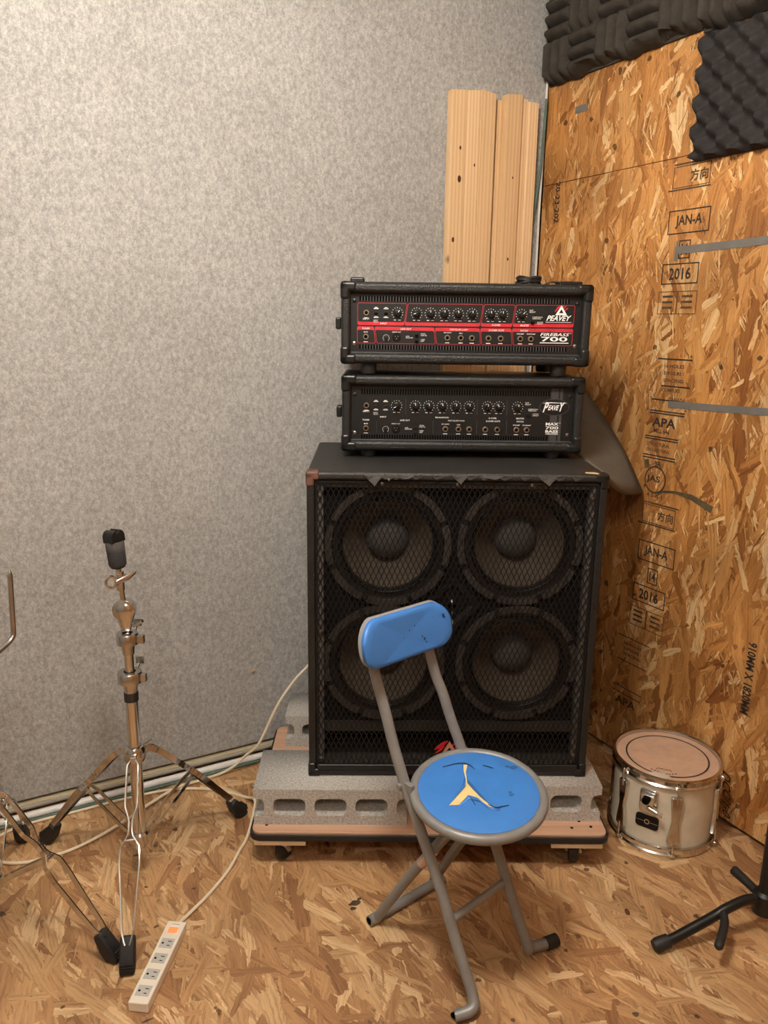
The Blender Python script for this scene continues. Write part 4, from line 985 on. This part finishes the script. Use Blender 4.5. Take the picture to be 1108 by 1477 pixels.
for x, z, r_ in ((.090, .722, .0035), (.093, .718, .0022), (.024, .690, .002), (.030, .684, .003), (.010, .702, .0016), (-.012, .712, .0016), (.034, .676, .002), (-.03, .70, .0012), (.005, .718, .0016), (.06, .724, .0012)):
    yv = .216 - .0177 + (z - .70) * .22 - (x + .02) ** 2 * .9 + (x + .02) * .06
    sk_.add([(x + r_ * math.cos(2 * PI * k / 8), yv - .0003 + r_ * math.sin(2 * PI * k / 8) * .22, z + r_ * 1.2 * math.sin(2 * PI * k / 8)) for k in range(8)], [tuple(range(8))])
sk_.build('scuff', plain('dark_scuff', (.02, .045, .12), .6), bp)

# ---------------------------------------------------------------- drum hardware stands
LEG = [(.026, .340), (.046, .331), (.078, .301), (.118, .256), (.160, .210), (.200, .160), (.245, .104), (.290, .050)]
LS = [.004, .007, .014, .016, .0042, .024, .026, .006]
def leg(parent, ang, stretch=1.0, flip=1):
    d = Vector((math.cos(R(ang)), math.sin(R(ang)), 0)); n = Vector((-d.y, d.x, 0))
    C_ = smooth([Vector((r_, 0, z)) for (r_, z) in LEG], 6)
    K = ((0, .0035), (.08, .0045), (.15, .0125), (.40, .0135), (.47, .0036), (.54, .0036), (.60, .0205), (.68, .0215), (.93, .0125), (1, .005))
    P = []
    for i_, p in enumerate(C_):
        t = i_ / (len(C_) - 1)
        for (t0, v0), (t1, v1) in zip(K, K[1:]):
            if t0 <= t <= t1: P.append(Vector((p.x, v0 + (v1 - v0) * (t - t0) / (t1 - t0), p.z))); break
    for sg in (-1, 1):
        pts = [d * p.x * stretch + n * p.y * sg + Vector((0, 0, p.z)) for p in P]
        sv = [Vector((0, 0, 1)) for _ in P]
        MB().strip(pts, [(d * .9 + Vector((0, 0, 1.2))) for _ in P], .0145, .0028).build('leg_strip', T['chrome'], parent)
    e = .30 * stretch
    f = MB().prism([(e - .034, .056), (e - .018, .068), (e + .020, .028), (e + .026, .004), (e - .004, .0), (e - .020, .020)], -.016, .016, Matrix(((d.x, 0, n.x, 0), (d.y, 0, n.y, 0), (0, 1, 0, 0), (0, 0, 0, 1))))
    ft = f.build('rubber_foot', T['rubber'], parent, bevel=.006, seg=3)
    rb = MB()
    for k in range(3):
        rb.box(d * (e + .0215 + .0015 * k) + Vector((0, 0, .030 - .006 * k)), (.004, .026, .002), R(ang))
    rb.build('foot_ridge', T['rubber'], ft)
    for sg in (-1, 1):   # brace to the pole foot
        a0 = d * .160 * stretch + n * .005 * sg + Vector((0, 0, .212)); a1 = d * .024 + n * .010 * sg + Vector((0, 0, .118))
        MB().strip([a0, a0.lerp(a1, .2) + n * .006 * sg, a0.lerp(a1, .8) + n * .004 * sg, a1], Vector((d.x * .5, d.y * .5, -.9)), .010, .0026).build('brace_strip', T['chrome'], parent)
    MB().cyl(d * .160 * stretch - n * .012 + Vector((0, 0, .213)), d * .160 * stretch + n * .012 + Vector((0, 0, .213)), .0042, n=10).build('rivet', T['chrome'], parent)
def stand(loc, angs, label, top, st=(1, 1, 1)):
    s = thing('cymbal_stand' if top else 'hardware_stand', label, 'stand', loc)
    MB().tube([(0, 0, .085), (0, 0, .50)], .0150, 20).build('lower_tube', T['chrome'], s)
    MB().lathe([(.0155, .088), (.0205, .092), (.0205, .120), (.0155, .126)], 24).build('brace_collar', T['chrome'], s)
    MB().lathe([(.0155, .318), (.023, .320), (.0245, .324), (.0245, .350), (.020, .356), (.0155, .357)], 28).build('leg_collar', T['chrome'], s)
    ws = MB().tube([(.018, 0, .352), (.040, -.004, .366)], .003, 8); ws.build('wing_screw', T['chrome'], s)
    for a, q in zip(angs, st):
        leg(s, a, q)
        d = Vector((math.cos(R(a)), math.sin(R(a)), 0)); n = Vector((-d.y, d.x, 0))
        MB().box(d * .029 + Vector((0, 0, .338)), (.022, .016, .020), R(a)).build('leg_bracket', T['chrome'], s, bevel=.003)
    if top:
        MB().lathe([(.0156, .476), (.0166, .476), (.0166, .498), (.0156, .498)], 20).build('tape_band', T['rubber'], s)
        def clamp(z, r_, zt):
            c = MB().lathe([(r_ * .55, z - .038), (r_ * .62, z - .020), (r_ * .66, z - .014), (r_, z - .012), (r_ * 1.02, z + .010), (r_ * .92, z + .014), (r_ * .5, z + .014)], 28).build('height_clamp', T['chrome_dull'], s)
            MB().box((.024, -.016, z - .0), (.022, .012, .020), R(-35)).build('clamp_lug', T['chrome_dull'], c, bevel=.002)
            q = MB().tube([(.020, .020, z + .004), (.028, .034, z + .014)], .0035, 8); q.box((.032, .040, z + .020), (.020, .004, .018), R(-30)); q.build('wing_nut', T['chrome'], c, bevel=.001)
        clamp(.536, .028, 0); clamp(.632, .025, 0)
        MB().tube([(0, 0, .50), (0, 0, .64)], .0112, 18).build('upper_tube', T['chrome'], s)
        # teardrop tilter
        td = MB()
        Mt = Matrix.Translation((-.002, -.0, .642)) @ Matrix.Rotation(R(-28), 4, 'Z')
        prof = [(.004, 0), (.010, .004), (.013, .016), (.019, .036), (.0235, .052), (.024, .062), (.020, .074), (.012, .081), (.0005, .083)]
        td.lathe(prof, 28, Mt @ Matrix.Diagonal((1, .62, 1, 1)))
        ti = td.build('tilter', T['chrome'], s)
        MB().lathe([(.0005, -.0125), (.021, -.0125), (.0255, -.010), (.0255, .010), (.021, .0125), (.0005, .0125)], 28, Matrix.Translation((-.002, 0.004, .702)) @ Matrix.Rotation(R(-28), 4, 'Z') @ Matrix.Rotation(PI / 2, 4, 'X')).build('ratchet', T['chrome'], ti)
        MB().tube([(.012, -.012, .664), (.030, -.030, .680)], .004, 8).build('tilter_screw', T['chrome'], ti)
        top0 = Vector((-.004, 0, .72)); top1 = Vector((-.012, .005, .84)); ax = (top1 - top0).normalized()
        MB().tube([top0, top0.lerp(top1, .9)], .0062, 12).build('rod', T['chrome'], s)
        wn = MB()
        pc = top0.lerp(top1, .42)
        wn.tube([pc + Vector((-.022, -.010, .004)) + Vector((math.cos(q) * .011, 0, math.sin(q) * .013)) for q in [2 * PI * k / 16 for k in range(16)]], .0036, 8, closed=True)
        wn.tube([pc + Vector((-.012, -.008, .002)), pc + Vector((.016, -.002, .010)), pc + Vector((.036, .006, .016))], [.007, .009, .0035], 10)
        wn.tube([pc + Vector((0, 0, -.02)), pc + Vector((0, 0, .025))], .0095, 14)
        wn.build('wing_nut', T['chrome'], s)
        # felt sleeve, two wraps and a black clip top
        Mq = Matrix.Translation(top0.lerp(top1, .70)) @ ax.to_track_quat('Z', 'Y').to_matrix().to_4x4() @ Matrix.Diagonal((.86, .86, .76, 1))
        sl = MB().lathe([(.010, -.004), (.018, .0), (.0228, .010), (.0235, .050), (.0225, .054)], 28, Mq).build('felt_sleeve', plain('dark_grey_felt', (.035, .034, .038), .95, bump=(300, .5, .002)), s)
        MB().lathe([(.0228, .049), (.0242, .052), (.0240, .078), (.0225, .081)], 28, Mq).build('sleeve_band', plain('grey_band', (.075, .070, .068), .9), sl)
        cp = MB().prism([(-.0225, .078), (.0225, .078), (.0225, .100), (.017, .112), (.006, .117), (.003, .108), (-.003, .108), (-.006, .117), (-.017, .112), (-.0225, .100)], -.018, .018, Mq @ Matrix.Rotation(R(-28), 4, 'Z') @ Matrix.Rotation(PI / 2, 4, 'X')).build('clip_top', T['black'], s, bevel=.003)
        rv = MB()
        for x in (-.013, .014): rv.lathe([(.0028, 0), (.0022, .0012), (.0003, .0016)], 10, Mq @ Matrix.Rotation(R(-28), 4, 'Z') @ Matrix.Translation((x, -.0182, .088)) @ Matrix.Rotation(PI / 2, 4, 'X'))
        rv.build('rivet', T['chrome'], cp)
    else:
        MB().tube([(0, 0, .50), (0, 0, .70)], .0112, 18).build('upper_tube', T['chrome'], s)
        MB().lathe([(.015, .485), (.024, .487), (.024, .512), (.013, .515)], 24).build('height_clamp', T['chrome'], s)
        MB().lathe([(.0115, .600), (.022, .602), (.022, .640), (.0115, .642)], 24).build('arm_clamp', T['chrome'], s)
        MB().tube(smooth([(.015, .015, .622), (.055, .052, .630), (.082, .078, .640), (.0945, .088, .652), (.0965, .0905, .672), (.0975, .091, .700), (.100, .092, .775)], 5) + [Vector((.1004, .092, .790)), Vector((.1006, .092, .799)), Vector((.1008, .092, .806))], [.0062] * 31 + [.0062, .005, .0012], 12).build('bent_rod', T['chrome_dull'], s)
    return s
stand((.31, 1.78, 0), (128, 23, -108), 'chrome double-braced cymbal stand with dark felt sleeve before the felt wall', True, (1.02, 1.04, 1.0))
stand((-.018, 1.772, 0), (-48, 75, 190), 'chrome stand at the left frame edge with a bent rod', False, (1.04, .98, 1.0))

# ---------------------------------------------------------------- power strip and its cable
P0 = Vector((.2125, 1.3715, 0)); P1 = Vector((.3395, 1.556, 0)); dv_ = (P1 - P0); L_ = dv_.length; angp = math.atan2(dv_.y, dv_.x)
ps = thing('power_strip', 'cream four-socket power strip with orange switch on the chipboard floor', 'power strip', tuple(P0), angp)
MB().bx(0, L_, -.0212, .0212, .0, .024).build('body', T['white'], ps, bevel=.003)
for k in range(4):
    x = .030 + .0425 * k
    s_ = MB().bx(x - .0135, x + .0135, -.0145, .0145, .0235, .0246).build('socket', T['socket'], ps, bevel=.0006)
    q = MB().bx(x + .004, x + .0058, -.0095, -.0015, .0245, .0249).bx(x - .0075, x - .0057, -.0085, -.0022, .0245, .0249)
    q.cyl((x - .001, .0085, .0245), (x - .001, .0085, .0249), .0026, n=12)
    q.build('slots', T['void'], s_)
sw_ = MB().bx(.187, .203, -.0105, .0105, .0235, .0262).build('switch', T['orange'], ps, bevel=.001)
MB().bx(.2125, .2145, -.009, .009, .0239, .0242).build('rating_print', T['cable_grey'], ps)
cz = .0045
path = [(.338, 1.552, .012), (.352, 1.570, .008), (.431, 1.629, cz), (.500, 1.690, cz), (.551, 1.752, cz), (.590, 1.80, cz), (.640, 1.882, .030), (.652, 1.925, cz + .02), (.645, 1.972, cz), (.576, 2.050, cz), (.470, 2.108, cz), (.342, 2.125, cz), (.209, 2.126, cz), (.113, 2.128, cz), (.045, 2.122, cz), (-.012, 2.09, cz), (-.025, 2.03, cz), (.015, 1.978, cz), (.080, 1.955, cz), (.178, 1.960, cz), (.289, 1.993, .014), (.386, 2.052, .014), (.478, 2.098, .014), (.561, 2.118, cz), (.640, 2.118, .015), (.690, 2.100, .06), (.729, 2.085, .10), (.787, 2.085, .207), (.845, 2.09, .275), (.895, 2.10, .31), (.95, 2.135, .33)]
# keep it outside the dolly deck
tag(MB().tube(smooth(path, 6), .0042, 8).build('power_cable', T['cable']), 'cream power cable looping over the floor and up behind the speaker cabinet', 'cable')

# ---------------------------------------------------------------- black tubular stand, lower right
gs = thing('tubular_stand', 'black tubular stand at the lower right frame edge', 'stand', (1.525, .933, 0))
def G(x, y, z): return (x - 1.545, y - .925, z)
MB().tube([G(1.545, .925, .055), G(1.545, .925, .62)], .0165, 18).build('post', T['black'], gs)
MB().tube([G(1.545, .925, .62), G(1.545, .925, .80)], .0115, 16).build('inner_post', T['black'], gs)
MB().lathe([(.017, .045), (.026, .05), (.026, .098), (.017, .104)], 24).build('hub', T['black'], gs)
for pts in ([G(1.545, .925, .082), G(1.50, .938, .088), G(1.45, .950, .076), G(1.41, .960, .058), G(1.315, .982, .024), G(1.278, .992, .0155)],
            [G(1.545, .925, .082), G(1.575, .89, .088), G(1.62, .84, .070), G(1.70, .75, .024), G(1.722, .728, .0155)]):
    lg_ = MB().tube(smooth(pts, 5), .0112, 14).build('leg', T['black'], gs)
    a, b_ = Vector(pts[-2]), Vector(pts[-1]); d = (b_ - a).normalized()
    MB().tube([b_ - d * .03, b_ - d * .002, b_ + d * .006], [.0150, .0155, .0125], 18).build('rubber_foot', T['rubber'], lg_)
MB().tube(smooth([G(1.436, .952, .070), G(1.41, .925, .068), G(1.352, .893, .060)], 4) + [Vector(G(1.348, .891, .0595))], [.0095] * 9 + [.006], 12).build('rest_arm', T['rubber'], gs)
MB().tube([G(1.542, .945, .088), G(1.532, .972, .104), G(1.522, .996, .118), G(1.5205, 1.0, .120)], [.0095, .0105, .0115, .007], 12).build('rest_arm', T['rubber'], gs)
